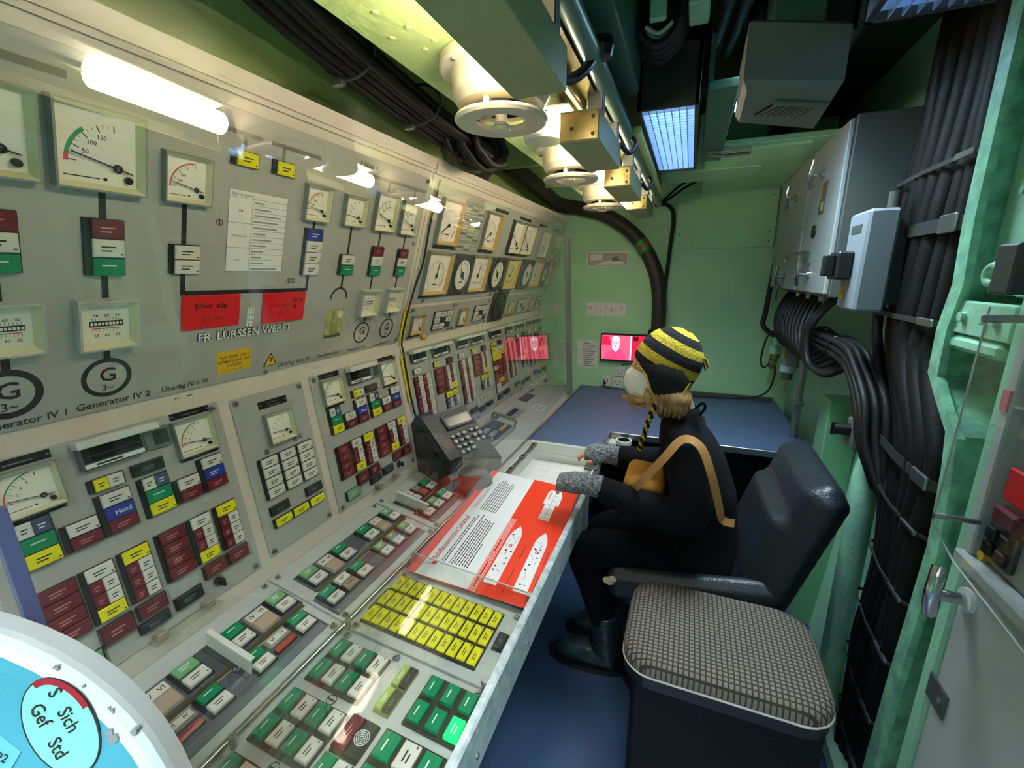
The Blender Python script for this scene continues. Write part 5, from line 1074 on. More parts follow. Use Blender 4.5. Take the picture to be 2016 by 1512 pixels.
m = MB(); m.tube(smooth_path([(-.11, -.36, .185), (-.13, -.15, .19), (-.13, .02, .19), (-.13, .05, .165), (-.13, .02, .14), (-.13, -.15, .14), (-.11, -.36, .145)], 5), .007, 6); m.box((-.112, -.38, .14), (-.102, -.34, .19), 0); m.build('latch_loop', M_steel, t)
m = MB(); m.box((-.112, .20, .015), (-.102, .34, .07), 0, .003); m.tube(smooth_path([(-.115, .22, .03), (-.125, .24, -.005), (-.12, .26, -.05)], 4), .008, 6); m.build('lock_plate', M_steel, t)
for k in range(5): m = MB(); m.cyl((-.03 + .03 * (k % 2), -.35 + .12 * k, -.03), (-.03 + .03 * (k % 2), -.35 + .12 * k, .0), .016, n=10); m.build('cable_gland', M_steel, t)
t = thing('isolator_box', 'small pale grey isolator box with black rotary switch beside the cable column', 'box', (.53, 1.80, 1.56))
m = MB(); m.box((-.04, -.09, 0), (.04, .09, .31), 0, .008); m.build('case', mat('box_bluegrey', '#7f888f', .4), t)
m = MB(); m.box((-.085, -.02, .10), (-.04, .085, .19), 0, .006); m.box((-.115, .0, .11), (-.085, .04, .18), 0, .004); m.build('rotary_switch', M_black, t)
m = MB(); m.box((-.042, -.04, .245), (-.0395, .05, .27), 0); m.build('label', M_dkframe, t)
m = MB(); m.T = Matrix(((0, 0, -1, -.0405), (-1, 0, 0, .045), (0, 1, 0, .035), (0, 0, 0, 1))); m.prism([(-.025, 0), (.025, 0), (0, .05)], 0, .002, 0); m.prism([(.002, .036), (-.005, .022), (0, .022), (-.002, .008), (.006, .026), (.001, .026)], .002, .0026, 1); m.build('warning_label', [M_yellow, M_ink], t)
m = MB(); m.box((.0, -.05, .02), (.19, .05, .28), 0); m.cyl((.03, -.04, .31), (.03, -.04, .36), .016, n=10); m.build('mount', M_dkframe, t)
# cable column
LV = [(1.95, 1.43, 2.56), (1.95, 1.43, 2.3), (1.94, 1.44, 2.1), (1.98, 1.455, 1.80), (1.99, 1.46, 1.58), (1.93, 1.47, 1.43), (1.75, 1.34, 1.25), (1.69, 1.305, 1.13), (1.65, 1.315, 1.0), (1.61, 1.305, .80), (1.655, 1.30, .50), (1.60, 1.32, .25), (1.58, 1.34, .0)]
t = thing('cable_column', 'thick column of black cables running up the right wall', 'cables', (.64, 1.6, 0)); rnd = random.Random(21)
fr = [.04, .11, .18, .25, .33, .43, .54, .65, .76, .87, .96]; rr = [.015, .015, .016, .017, .022, .027, .029, .030, .029, .026, .020]
for k, f in enumerate(fr):
    m = MB(); dx = rnd.uniform(-.008, .008) + (.022 if k in (0, 2, 10) else 0); m.T = Matrix.Translation((-.64, -1.6, 0))
    m.tube(smooth_path([(.635 + dx + .012 * math.sin(3 * z + k), a + (b - a) * f, z) for a, b, z in LV], 5), rr[k], 10); m.build('cable', mat('column_cable', '#141312', .6, spec=.25, bump=.15, bscale=90, var=.3, vscale=12), t)
for k in range(5):
    m = MB(); f = .08 + .2 * k; m.T = Matrix.Translation((-.64, -1.6, 0)); m.tube(smooth_path([(.685, a + (b - a) * f, z) for a, b, z in LV], 4), .026, 8); m.build('cable', _mats['column_cable'], t)
def atz(z):
    for (a, b, z0), (c, e, z1) in zip(LV, LV[1:]):
        if z1 <= z <= z0: f = (z0 - z) / (z0 - z1); return a + (c - a) * f, b + (e - b) * f
for z, wd in ((1.96, .006), (1.80, .018), (1.55, .008), (1.16, .014), (1.02, .005), (.82, .005), (.62, .005), (.40, .005), (.20, .005)):
    a, b = atz(z); m = MB(); m.T = Matrix.Translation((-.64, -1.6, 0)); x0, x1 = .592, .72
    pts = [(x1, b - .024), (x0 + .03, b - .024), (x0 + .006, b + .01), (x0 + .006, (a + b) / 2), (x0 + .022, a - .03), (x0 + .034, a + .008), (x1, a + .012)]
    for (xa, ya), (xb, yb) in zip(pts, pts[1:]):
        dv = Vector((xb - xa, yb - ya)).normalized(); nn = Vector((-dv.y, dv.x)) * .0015
        m.prism([(xa + nn.x, ya + nn.y), (xa - nn.x, ya - nn.y), (xb - nn.x, yb - nn.y), (xb + nn.x, yb + nn.y)], z - wd, z + wd)
    m.box((x0 - .0, b + .005, z - wd * 1.3), (x0 + .008, b + .085, z + wd * 1.3), 1, .002); m.build('clamp_band', [mat('band_dark', '#353634', .4), M_steel], t)
m = MB(); m.T = Matrix.Translation((-.64, -1.6, 0)); m.box((.58, 1.28, 0), (.72, 1.62, .10), 0, .02); m.build('foot_collar', M_mint, t)
# horizontal bundle under the cabinets with drooping loops
t = thing('cable_bundle', 'horizontal black cable bundle with drooping loops under the wall cabinets', 'cables', (.58, 2.5, 1.40)); rnd = random.Random(5)
for k in range(9):
    m = MB(); m.T = Matrix.Translation((-.58, -2.5, -1.40)); dx, dz = (k % 3 - 1) * .026, (k // 3 - 1) * .026
    m.tube(smooth_path([(.60 + dx, 3.42, 1.38 + dz), (.60 + dx, 2.9, 1.37 + dz), (.59 + dx, 2.3, 1.385 + dz), (.585 + dx, 1.98, 1.385 + dz), (.59 + dx, 1.86, 1.34 + dz), (.60 + dx, 1.78 - .008 * k, 1.24 + dz), (.61 + dx, 1.74 - .01 * k, 1.12), (.63, 1.68 - .012 * k, .98)], 5), .0135, 7); m.build('cable', M_cable, t)
for k in range(10):
    y = 3.22 - .085 * k; m = MB(); m.T = Matrix.Translation((-.58, -2.5, -1.40)); s = rnd.uniform(.9, 1.15)
    m.tube(smooth_path([(.60, y + .02, 1.585), (.555, y, 1.52), (.525, y - .02, 1.43), (.525, y - .06, 1.345), (.55, y - .14, 1.285 - .015 * s), (.575, y - .26, 1.30), (.60, y - .36, 1.36)], 5), .011, 7); m.build('drooping_loop', M_cable, t)
for k in range(3):
    y = 2.33 - .03 * k; m = MB(); m.T = Matrix.Translation((-.58, -2.5, -1.40)); m.tube(smooth_path([(.60, y, 1.585), (.54, y + .02, 1.50), (.515, y + .06, 1.40), (.525, y + .02, 1.29), (.56, y - .12, 1.265), (.60, y - .2, 1.31)], 5), .013, 7); m.build('drooping_loop', M_cable, t)
for y in (2.12, 2.45): m = MB(); m.T = Matrix.Translation((-.58, -2.5, -1.40)); m.tube([(.595 + .058 * math.cos(q), y, 1.383 + .052 * math.sin(q)) for q in [2 * PI * j / 18 for j in range(18)]], .004, 6, closed=True); m.build('tie', M_black, t)
t = thing('wall_switch', 'small grey wall switch with black knob below the cable bundle', 'switch', (.66, 1.90, 1.10)); m = MB(); m.box((-.06, -.035, -.055), (.05, .035, .055), 0, .006); m.build('case', mat('switch_drab', '#6b6a62', .45), t)
m = MB(); m.cyl((-.06, .0, .01), (-.11, .0, .01), .024, .020, n=14); m.box((-.118, -.006, -.014), (-.10, .006, .034), 0, .002); m.build('knob', M_black, t)
m = MB(); m.tube([(.625, 2.80, .762), (.625, 2.80, 1.345)], .019, 14); m.cyl((.60, 2.775, .93), (.60, 2.775, .97), .016, n=10); m.box((.595, 2.77, .955), (.65, 2.83, .975), 0, .003); tag(m.build('steel_pole', M_steel), 'bare steel pole standing on the blue side desk', 'pole')
# hull frames and green trunk
m = MB(); m.tube(smooth_path([(.72, 1.80, 1.12), (.66, 1.79, 1.06), (.635, 1.775, .98), (.63, 1.755, .85), (.63, 1.74, .5), (.63, 1.73, .0)], 6), .040, 14); tag(m.build('mint_pipe', M_mint), 'upright mint green pipe left of the cable column', 'pipe')
m = MB(); m.box((.61, 2.20, .0), (.73, 2.34, 1.14), 0, .004); m.box((.66, 2.34, .0), (.70, 2.44, 1.0), 0, .006); tag(m.build('hull_trunk_box', mat('trunk_shade_green', '#77b083', .45)), 'upright mint trunk box with shade painted in, behind the seat', 'trunk')  # trunk's shaded side is put into its darker green
left = [(1.43, 2.56), (1.421, 2.242), (1.417, 1.792), (1.40, 1.652), (1.426, 1.541), (1.42, 1.43), (1.348, 1.366), (1.282, 1.314), (1.262, 1.224), (1.243, 1.034), (1.254, .85), (1.268, .627), (1.28, .311), (1.28, .0)]
m = MB(); m.T = Matrix(((0, 0, 1, 0), (1, 0, 0, 0), (0, 1, 0, 0), (0, 0, 0, 1)))
for (a, za), (b, zb) in zip(left, left[1:]): m.prism([(a, za), (a - .048, za), (b - .048, zb), (b, zb)], .590, .606); m.prism([(a - .02, za), (a - .028, za), (b - .028, zb), (b, zb - .0), (b - .02, zb)][:4], .606, .745)
struct('trim_hull_frame', m, mat('frame_mint', '#92d0ac', .35, bump=.35, bscale=30, var=.15, vscale=25, col2='#6f9f86'))
m = MB(); m.box((.60, 1.12, .0), (.66, 1.165, 2.5), 0, .006); m.box((.66, 1.0, .0), (.75, 1.02, 2.5), 0, .004); m.box((.645, 1.09, 1.63), (.66, 1.385, 2.5), 0, .003)
for z in (1.70, 1.85, 2.0, 2.15): m.cyl((.645, 1.33, z), (.638, 1.33, z), .009, n=8)
m.box((.62, 1.20, 1.63), (.645, 1.23, 2.5), 0, .003); struct('trim_side_post', m, M_mint)
t = thing('mint_bracket', 'mint bracket plate bolted between the hull frame and side post', 'bracket', (.62, 1.29, 1.54)); m = MB(); m.box((-.02, -.12, 0), (.0, .11, .075), 0, .003); m.box((-.02, -.10, -.04), (.06, .10, -.005), 0, .01); m.build('plate', M_mint, t)
m = MB()
for y in (-.07, -.03, .05): m.cyl((-.03, y, .04), (-.02, y, .04), .012, n=6)
m.build('bolt', M_mint, t)
t = thing('latch_block', 'grey latch block with eye at the top of the small acrylic sheet', 'latch', (.56, 1.10, 1.64)); m = MB(); m.box((-.03, -.03, .0), (.03, .03, .09), 0, .004); m.build('block', M_dkframe, t)
m = MB(); m.tube([(-.01 , .065 + .022 * math.cos(q), .035 + .018 * math.sin(q)) for q in [2 * PI * j / 14 for j in range(14)]], .008, 6, closed=True); m.build('eye', M_mint, t)
# grey locker at the right edge
t = thing('grey_locker', 'pale grey locker door with T-handle at the right edge', 'locker', (.66, .45, 0)); ml = mat('locker_grey', '#b3b5b3', .4, var=.06, vscale=4)
m = MB(); m.box((-.085, -.45, .0), (.08, .61, 1.13), 0, .004); m.box((-.078, -.45, 1.13), (.08, .61, 2.3), 0, .004); m.build('body', ml, t)
m = MB(); m.box((-.100, -.44, .02), (-.085, .575, 1.105), 0, .004); m.build('door', ml, t)
m = MB(); m.box((-.112, -.45, 1.108), (-.078, .615, 1.135), 0, .004); m.box((-.100, .588, 1.135), (-.060, .615, 2.2), 0, .003); m.build('ledge_frame', mat('locker_frame', '#c2c4c2', .4), t)
m = MB(); m.tube([(-.10, .555, 1.055), (-.150, .555, 1.055)], .012, 10); m.cyl((-.10, .555, 1.055), (-.108, .555, 1.055), .024, n=16, mi=1); m.tube(smooth_path([(-.145, .572, 1.0), (-.153, .562, 1.027), (-.157, .555, 1.055), (-.154, .56, 1.083), (-.147, .572, 1.105)], 4), .013, 8); m.build('t_handle', [M_chrome, M_white], t)
m = MB(); m.box((-.104, .53, .78), (-.099, .60, .84), 0, .002); m.cyl((-.106, .55, .81), (-.104, .55, .81), .006, n=8, mi=1); m.build('hinge', [M_dkframe, M_steel], t)
m = MB(); m.box((-.088, .36, 1.272), (-.078, .572, 1.335), 0, .003); m.build('red_plate', M_red, t)
m = MB(); m.box((-.10, .50, 1.228), (-.078, .565, 1.264), 0, .006); m.build('red_button', CAPS['R'], t)
m = MB(); m.box((-.088, .505, 1.150), (-.078, .580, 1.224), 0, .003); m.build('switch_plate', M_dkframe, t)
m = MB()
for y in (.524, .56):
    for z in (1.168, 1.200): m.box((-.097, y - .013, z - .011), (-.088, y + .013, z + .016), 0, .003)
m.build('rocker', M_black, t)
m = MB(); m.cyl((-.092, .575, 1.146), (-.078, .575, 1.146), .010, n=12); m.build('yellow_dot', M_yellow, t)
m = MB(); m.box((-.104, .592, 1.43), (-.100, .612, 1.47), 0); m.build('pink_tag', mat('tag_pink', '#e0708f', .5), t)
t = thing('small_acrylic_sheet', 'small clear acrylic sheet standing off the grey locker', 'screen', (.50, .8, 1.16)); m = MB(); m.T = Matrix(((0, 0, 1, 0), (1, 0, 0, 0), (0, 1, 0, 0), (0, 0, 0, 1)))
m.prism([(.255, .025), (.245, .46), (-.5, .46), (-.5, -.06), (.16, -.005)], -.0015, .0015); m.build('sheet', M_plexi, t)
m = MB(); m.tube([(0, .245, .46), (0, .255, .025), (0, .16, -.005), (0, -.5, -.06)], .002, 5); m.build('edge', M_plexie, t)
m = MB(); m.tube([(-.01, .235, .44), (.10, .235, .44)], .007, 8); m.tube([(-.01, .235, .05), (.06, .235, .05)], .006, 8); m.build('standoff_pin', M_steel, t)

# ------------------------------------------------------------------ seats
t = thing('upholstered_stool', 'black stool box with houndstooth cushion top in the foreground', 'stool', (.17, 1.235, 0))
def rrect(x0, x1, y0, y1, r, n=6):
    out = []
    for cx, cy, a in ((x1 - r, y1 - r, 0), (x0 + r, y1 - r, 90), (x0 + r, y0 + r, 180), (x1 - r, y0 + r, 270)):
        for k in range(n + 1): q = math.radians(a + 90 * k / n); out.append((cx + r * math.cos(q), cy + r * math.sin(q)))
    return out
m = MB(); m.prism(rrect(-.235, .245, -.165, .165, .02), 0, .55); m.build('box', mat('stool_black_vinyl', '#0a0a0f', .5, spec=.2, bump=.1, bscale=120), t)
m = MB(); m.prism(rrect(-.262, .262, -.182, .185, .08), .545, .585); m.build('rim', mat('rim_black', '#111114', .35), t)
m = MB(); prof = [(1.0, .585), (1.005, .605), (.985, .622), (.93, .634), (.80, .640), (.5, .643), (0.02, .644)]; base = rrect(-.265, .265, -.186, .188, .085, 8); n_ = len(base)
V = [(x * s, y * s if s > .5 else y * s, z) for s, z in prof for x, y in base]
m.add(V, [(i * n_ + k, i * n_ + (k + 1) % n_, (i + 1) * n_ + (k + 1) % n_, (i + 1) * n_ + k) for i in range(len(prof) - 1) for k in range(n_)] + [tuple(range((len(prof) - 1) * n_, len(prof) * n_))], 0, True)
def houndstooth():
    mm = bpy.data.materials.new('houndstooth_cloth'); mm.use_nodes = True; nt = mm.node_tree; b = nt.nodes['Principled BSDF']; b.inputs['Roughness'].default_value = .85
    tc = nt.nodes.new('ShaderNodeTexCoord'); sp = nt.nodes.new('ShaderNodeSeparateXYZ'); nt.links.new(tc.outputs['Object'], sp.inputs[0])
    def wave(ax, sc):
        a = nt.nodes.new('ShaderNodeMath'); a.operation = 'MULTIPLY'; a.inputs[1].default_value = sc; nt.links.new(sp.outputs[ax], a.inputs[0])
        f = nt.nodes.new('ShaderNodeMath'); f.operation = 'FRACT'; nt.links.new(a.outputs[0], f.inputs[0])
        g = nt.nodes.new('ShaderNodeMath'); g.operation = 'GREATER_THAN'; g.inputs[1].default_value = .68; nt.links.new(f.outputs[0], g.inputs[0]); return g
    a, c = wave(0, 72), wave(1, 78); mx = nt.nodes.new('ShaderNodeMath'); mx.operation = 'MAXIMUM'; nt.links.new(a.outputs[0], mx.inputs[0]); nt.links.new(c.outputs[0], mx.inputs[1])
    cr = nt.nodes.new('ShaderNodeValToRGB'); cr.color_ramp.elements[0].color = (*lin('#7d7265'), 1); cr.color_ramp.elements[1].color = (*lin('#3a322c'), 1); cr.color_ramp.interpolation = 'CONSTANT'
    nt.links.new(mx.outputs[0], cr.inputs[0]); nt.links.new(cr.outputs[0], b.inputs['Base Color'])
    bp = nt.nodes.new('ShaderNodeBump'); bp.inputs['Strength'].default_value = .5; bp.inputs['Distance'].default_value = .002; bp.invert = True; nt.links.new(mx.outputs[0], bp.inputs['Height']); nt.links.new(bp.outputs[0], b.inputs['Normal'])
    return mm
m.build('cushion', houndstooth(), t)
m = MB(); m.tube([(x * 1.002, y * 1.002, .588) for x, y in base], .0035, 6, closed=True); m.build('piping', mat('piping_pale', '#d2cfc4', .4), t)
M_leather = mat('black_leather', '#23282f', .36, bump=.25, bscale=140)
def fuse(mb, name, mats, voxel, smooth, parent=None, loc=None, label=None):
    o = mb.build('tmp_fuse', M_black); md = o.modifiers.new('r', 'REMESH'); md.mode = 'VOXEL'; md.voxel_size = voxel; md.use_smooth_shade = True
    if smooth: s = o.modifiers.new('s', 'SMOOTH'); s.iterations = smooth; s.factor = .5
    dg = bpy.context.evaluated_depsgraph_get(); me = bpy.data.meshes.new_from_object(o.evaluated_get(dg)); old = o.data
    bpy.data.objects.remove(o); bpy.data.meshes.remove(old); me.name = name; me.materials.clear()
    for x in (mats if isinstance(mats, (list, tuple)) else [mats]): me.materials.append(x)
    return link(name, me, parent, loc, label)
t = thing('helm_chair', 'black leather operator armchair the person sits in', 'chair', (.12, 1.70, 0)); T0 = Matrix.Translation((-.12, -1.70, 0))
m = MB(); m.T = T0; m.box((-.17, 1.50, .40), (.30, 1.92, .505), 0, .035); fuse(m, 'seat', M_leather, .012, 3, t)
m = MB(); m.T = T0 @ Matrix.Translation((.285, 1.69, .50)) @ Matrix.Rotation(math.radians(17), 4, 'Y'); m.box((-.055, -.265, -.02), (.075, .265, .58), 0, .05); m.box((-.095, -.225, .0), (-.03, .225, .42), 0, .045); fuse(m, 'backrest', M_leather, .012, 4, t)
for y0, y1, nm in ((1.425, 1.505, None), (1.905, 1.985, None)):
    m = MB(); m.T = T0 @ Matrix.Translation((.08, 0, .605)) @ Matrix.Rotation(math.radians(-9.5), 4, 'Y'); m.box((-.285, y0, -.075), (.30, y1, .045), 0, .028); fuse(m, 'armrest', M_leather, .01, 2, t)
m = MB(); m.T = T0 @ Matrix.Translation((-.195, 1.452, .585)); 
for a in ((0, 0, .022), (.016, .008, .018), (.004, -.004, .02)): m.T = T0 @ Matrix.Translation((-.192 + a[0], 1.43 + a[1] * .3, .575 + a[1])); m.lathe([(.001, .012), (a[2], .0), (.001, -.012)], 8)
m.build('torn_foam', mat('foam_pale', '#b9b39a', .8, bump=.4, bscale=90), t)
m = MB(); m.T = T0; m.cyl((.07, 1.70, .06), (.07, 1.70, .42), .055, n=18); m.lathe([(.001, 0)], 3); m.build('pedestal', M_dkframe, t)
m = MB(); m.T = T0 @ Matrix.Translation((.07, 1.70, 0)); m.lathe([(.24, 0), (.24, .025), (.12, .055), (.05, .065), (.001, .065)], 28); m.build('foot_plate', M_black, t)

# ------------------------------------------------------------------ round drum at the lower left edge
F_, R_, U_ = Vector(_f), Vector(_r), Vector(_u)
Cd = Vector((0, 0, 1.68)) + F_ * .34 + R_ * (-.616) - U_ * .520
ax = (-F_ * .93 + R_ * .22 + U_ * .10).normalized(); bx = Vector((0, 0, 1)).cross(ax).normalized(); by = ax.cross(bx)
DM = Matrix(((bx.x, by.x, ax.x, Cd.x), (bx.y, by.y, ax.y, Cd.y), (bx.z, by.z, ax.z, Cd.z), (0, 0, 0, 1)))
t = thing('round_drum', 'light blue round-edged drum with red ringed label at the lower left', 'drum', DM); rd = .322
m = MB(); m.lathe([(.001, .0), (rd - .022, .0), (rd - .013, -.001)], 64, 0); mw = mat('drum_white', '#b4bec0', .22, coat=.4)
m.lathe([(rd - .013, -.001), (rd - .006, -.004), (rd - .001, -.010), (rd, -.018), (rd, -.04), (rd - .02, -.05), (.001, -.05)], 64, 1); m.build('shell', [mat('drum_blue', '#4690a4', .25, coat=.4, var=.08, vscale=10), mw], t)
m = MB(); px_, py_ = .218, .187
LM = Matrix.Translation((px_, py_, 0)) @ Matrix.Rotation(math.radians(-66), 4, 'Z')
def ellp(a, b, n_=36): return [(a * math.cos(2 * PI * k / n_), b * math.sin(2 * PI * k / n_)) for k in range(n_)]
m.T = LM; m.prism(ellp(.049, .026), .0, .0012, 0); m.prism(ellp(.0475, .0245), .0, .0016, 1)
for k in range(14):
    a0 = math.radians(95 + 90 * k / 14); a1 = math.radians(95 + 90 * (k + 1) / 14); m.add([(.049 * math.cos(a0), .026 * math.sin(a0), .0021), (.049 * math.cos(a1), .026 * math.sin(a1), .0021), (.043 * math.cos(a1), .021 * math.sin(a1), .0021), (.043 * math.cos(a0), .021 * math.sin(a0), .0021)], [(0, 1, 2, 3)], 2)
for s, x, y in (('S', -.034, .004), ('Sich', -.014, .003), ('Gef', -.030, -.013), ('Std', .006, -.014)): m.text(s, x, y, .0155, .0022, 0, sx=.95)
m.build('label', [M_ink, mat('label_mint', '#74b9b0', .4), mat('label_maroon', '#8c1626', .5)], t)
m = MB(); m.T = Matrix.Translation((px_ - .048, py_ - .012, 0)) @ Matrix.Rotation(math.radians(-35), 4, 'Z'); m.prism([(-.014, .016), (.016, .008), (.02, -.035), (-.008, -.026)], 0, .0012, 0); m.text('CO2', -.010, -.004, .010, .0016, 1); m.build('gas_label', [mat('label_blue', '#5ba5b6', .4), M_ink], t)
m = MB(); rnd = random.Random(2)
for k in range(16):
    a = math.radians(rnd.uniform(15, 65)); r = rd - rnd.uniform(.002, .016); z = -.003 if r < rd - .008 else -.008
    m.T = Matrix.Translation((r * math.cos(a), r * math.sin(a), z)); q = rnd.uniform(.002, .006); m.cyl((0, 0, -.004), (0, 0, .0035), q, q * .8, n=6)
mst = MB(); mst.T = DM.inverted() @ Matrix.Identity(4); q = DM @ Vector((-.05, -.1, -.05)); mst.cyl((q.x, q.y, 0), (q.x, q.y, q.z), .035, n=14); mst.cyl((q.x, q.y, 0), (q.x, q.y, .02), .10, n=20); mst.build('stand', M_dkgreen, t)
m.build('paint_chip', mat('chip_grey', '#777d80', .5), t)['kind'] = 'stuff'
# ------------------------------------------------------------------ the seated person (facing the console, -X)
PY = 1.68
person = thing('person', 'seated person in striped yellow and black knit hat, white mask and black coat', 'person', (.10, PY, 0)); TP = Matrix.Translation((-.10, -PY, 0))
skin = mat('skin', '#d9a184', .5, bump=.04, bscale=200)
def ellr(m, rings, n=20, mi=0):
    """loft of ellipses: (x, y, z, rx, ry, tilt about Y in degrees)"""
    V = []
    for x, y, z, rx, ry, tl in rings:
        c, s = math.cos(math.radians(tl)), math.sin(math.radians(tl))
        for k in range(n):
            a = 2 * PI * k / n; px, py = rx * math.cos(a), ry * math.sin(a); V.append((x + px * c, y + py, z - px * s))
    L = len(rings)
    m.add(V, [(i * n + k, i * n + (k + 1) % n, (i + 1) * n + (k + 1) % n, (i + 1) * n + k) for i in range(L - 1) for k in range(n)] + [tuple(range(n))[::-1], tuple(range((L - 1) * n, L * n))], mi, True)
def limb(m, pts, rad, n=14): m.tube(smooth_path(pts, 5), [rad[min(int(i / 5), len(rad) - 1)] + (rad[min(int(i / 5) + 1, len(rad) - 1)] - rad[min(int(i / 5), len(rad) - 1)]) * ((i % 5) / 5) for i in range((len(pts) - 1) * 5 + 1)], n)
HX, HZ = -.068, 1.335
m = MB(); m.T = TP
# head: profile rings from chin to crown (face towards -X)
hr = [(-.055, -.118, .020, .018), (-.058, -.108, .048, .036), (-.045, -.085, .068, .046), (-.028, -.055, .086, .056), (-.010, -.02, .098, .068), (-.004, .02, .104, .075), (.0, .06, .101, .075), (.006, .095, .086, .066), (.010, .12, .060, .048), (.012, .135, .022, .018)]
ellr(m, [(HX + dx, PY, HZ + dz, rx, ry, 0) for dx, dz, rx, ry in hr], 24)
m.tube([(HX - .098, PY, HZ + .025), (HX - .112, PY, HZ - .005), (HX - .120, PY, HZ - .022), (HX - .098, PY, HZ - .034)], [.008, .011, .014, .010], 10)       # nose
for s in (-1, 1):
    ellr(m, [(HX + .012, PY + s * .072, HZ - .025, .012, .008, 0), (HX + .018, PY + s * .078, HZ + .0, .020, .010, 0), (HX + .020, PY + s * .077, HZ + .028, .014, .008, 0)], 10)   # ears
    m.tube([(HX - .078, PY + s * .020, HZ + .022), (HX - .082, PY + s * .036, HZ + .026), (HX - .068, PY + s * .054, HZ + .022)], .009, 8)                 # brow ridge
limb(m, [(HX + .02, PY, HZ - .06), (-.012, PY, 1.225), (.02, PY, 1.12)], [.056, .054, .062])
ellr(m, [(.125, PY, .50, .10, .165, 0), (.12, PY, .60, .115, .165, 0), (.115, PY, .75, .10, .135, 5), (.09, PY, .92, .105, .15, 8), (.05, PY, 1.06, .09, .15, 8), (.03, PY, 1.14, .05, .085, 8)], 22)
ARM = {-1: [(.035, 1.535, 1.10), (.055, 1.475, .99), (.06, 1.458, .885), (-.08, 1.475, .875), (-.27, 1.50, .905)], 1: [(.03, 1.825, 1.095), (.05, 1.885, .99), (.045, 1.895, .905), (-.09, 1.87, .89), (-.26, 1.83, .905)]}
for s in (-1, 1): limb(m, ARM[s], [.050, .044, .040, .038, .026])
for y, k in ((1.60, -.305), (1.765, -.265)):
    limb(m, [(.12, y, .565), (-.09, y - .005, .585), (k, y - .02, .580), (k + .035, y - .01, .42), (k + .085, y, .20), (k + .10, y, .08)], [.085, .075, .058, .052, .038, .036])
    limb(m, [(k + .13, y, .06), (k + .03, y, .055), (k - .10, y, .038)], [.035, .036, .030])
# hands: palm, four curled fingers of different length, thumb on the inner side
def hand(m, w, sgn, rel):
    """w = wrist point; fingers reach towards -X and curl down; thumb on the side sgn (towards +Y or -Y)"""
    x, y, z = w
    ellr(m, [(x, y, z, .018, .026, 90), (x - .03, y, z, .015, .036, 90), (x - .065, y, z - .003, .014, .041, 90), (x - .090, y, z - .006, .011, .038, 90)], 14)
    for i, (o, l) in enumerate(((-.031, .062), (-.011, .074), (.010, .070), (.029, .054))):
        yy = y - sgn * o
        m.tube(smooth_path([(x - .078, yy, z - .004), (x - .088 - l * .35, yy, z - .004 + rel * .002), (x - .090 - l * .66, yy - .001 * i, z - .014 - .006 * rel), (x - .088 - l * .78, yy, z - .032 - .008 * rel)], 4), [.0092 - .0002 * k for k in range(13)], 9)
    m.tube(smooth_path([(x - .022, y + sgn * .022, z - .006), (x - .048, y + sgn * .048, z - .014), (x - .078, y + sgn * .056, z - .022), (x - .098, y + sgn * .048, z - .028)], 4), [.0125 - .0003 * k for k in range(13)], 9)
hand(m, (-.275, 1.50, .907), 1, 1); hand(m, (-.262, 1.83, .905), -1, 1)
body = fuse(m, 'body', skin, .0048, 3, person)
# eye and brow on either side
for s in (-1, 1):
    m = MB(); m.T = TP @ Matrix.Translation((HX - .080, PY + s * .042, HZ + .020)) @ Matrix.Rotation(s * .75, 4, 'Z'); m.lathe([(.001, .0)], 3)
    ellr(m, [(-.001, 0, -.006, .004, .008, 0), (-.004, 0, 0, .006, .014, 0), (-.001, 0, .006, .004, .008, 0)], 10); m.cyl((-.0085, 0, 0), (-.0105, 0, 0), .0055, n=10, mi=1); m.tube([(-.003, -.016, .003), (-.010, 0, .0085), (-.003, .016, .003)], .0022, 6, 2)
    m.build('eye', [mat('eye_white', '#e8e2da', .3), mat('iris_brown', '#4a3424', .2), mat('lash_dark', '#3a2a22', .6)], person)
    m = MB(); m.T = TP; m.tube([(HX - .092, PY + s * .016, HZ + .040), (HX - .090, PY + s * .036, HZ + .046), (HX - .072, PY + s * .056, HZ + .040)], [.003, .004, .002], 6); m.build('eyebrow', mat('brow_blond', '#8c6a44', .7), person)
# mask: folded white cup with centre ridge, straps
m = MB(); m.T = TP; ridge = [(HX - .112, HZ + .008), (HX - .131, HZ - .018), (HX - .139, HZ - .050), (HX - .126, HZ - .088), (HX - .096, HZ - .122), (HX - .06, HZ - .128)]
side = [(HX - .046, HZ - .006), (HX - .028, HZ - .018), (HX - .022, HZ - .040), (HX - .024, HZ - .070), (HX - .030, HZ - .095), (HX - .036, HZ - .112)]
n_ = len(ridge)
for s in (-1, 1):
    V = []
    for (rx, rz), (sx, sz) in zip(ridge, side):
        for f in (0, .12, .5, .85, 1):
            V.append((rx + (sx - rx) * f, PY + s * (.0 if f == 0 else .007 + .074 * (f ** .56)), rz + (sz - rz) * f))
    q = [(i * 5 + j, i * 5 + j + 1, (i + 1) * 5 + j + 1, (i + 1) * 5 + j) for i in range(n_ - 1) for j in range(4)]
    m.add(V, q, 0, False)
    a = [V[i * 5 + 4] for i in range(n_)]; m.tube(a, .0025, 6, 0)
    m.tube([V[2 * 5 + 1], V[2 * 5 + 3]], .0012, 5, 1); m.tube([V[5 + 1], V[2 * 5 + 3]], .0010, 5, 1)
    m.tube([side[1][0:1] + (PY + s * .071,) + side[1][1:], (HX - .0, PY + s * .079, HZ + .005), (HX + .03, PY + s * .08, HZ + .01)], .0018, 5, 0)
m.tube([(x, PY, z) for x, z in ridge], .003, 6, 0); mk = m.build('face_mask', [mat('mask_white', '#e9e8e6', .75, bump=.08, bscale=200), mat('mask_fold', '#c9c9c9', .8)], person)
sd = mk.modifiers.new('thickness', 'SOLIDIFY'); sd.thickness = .0015
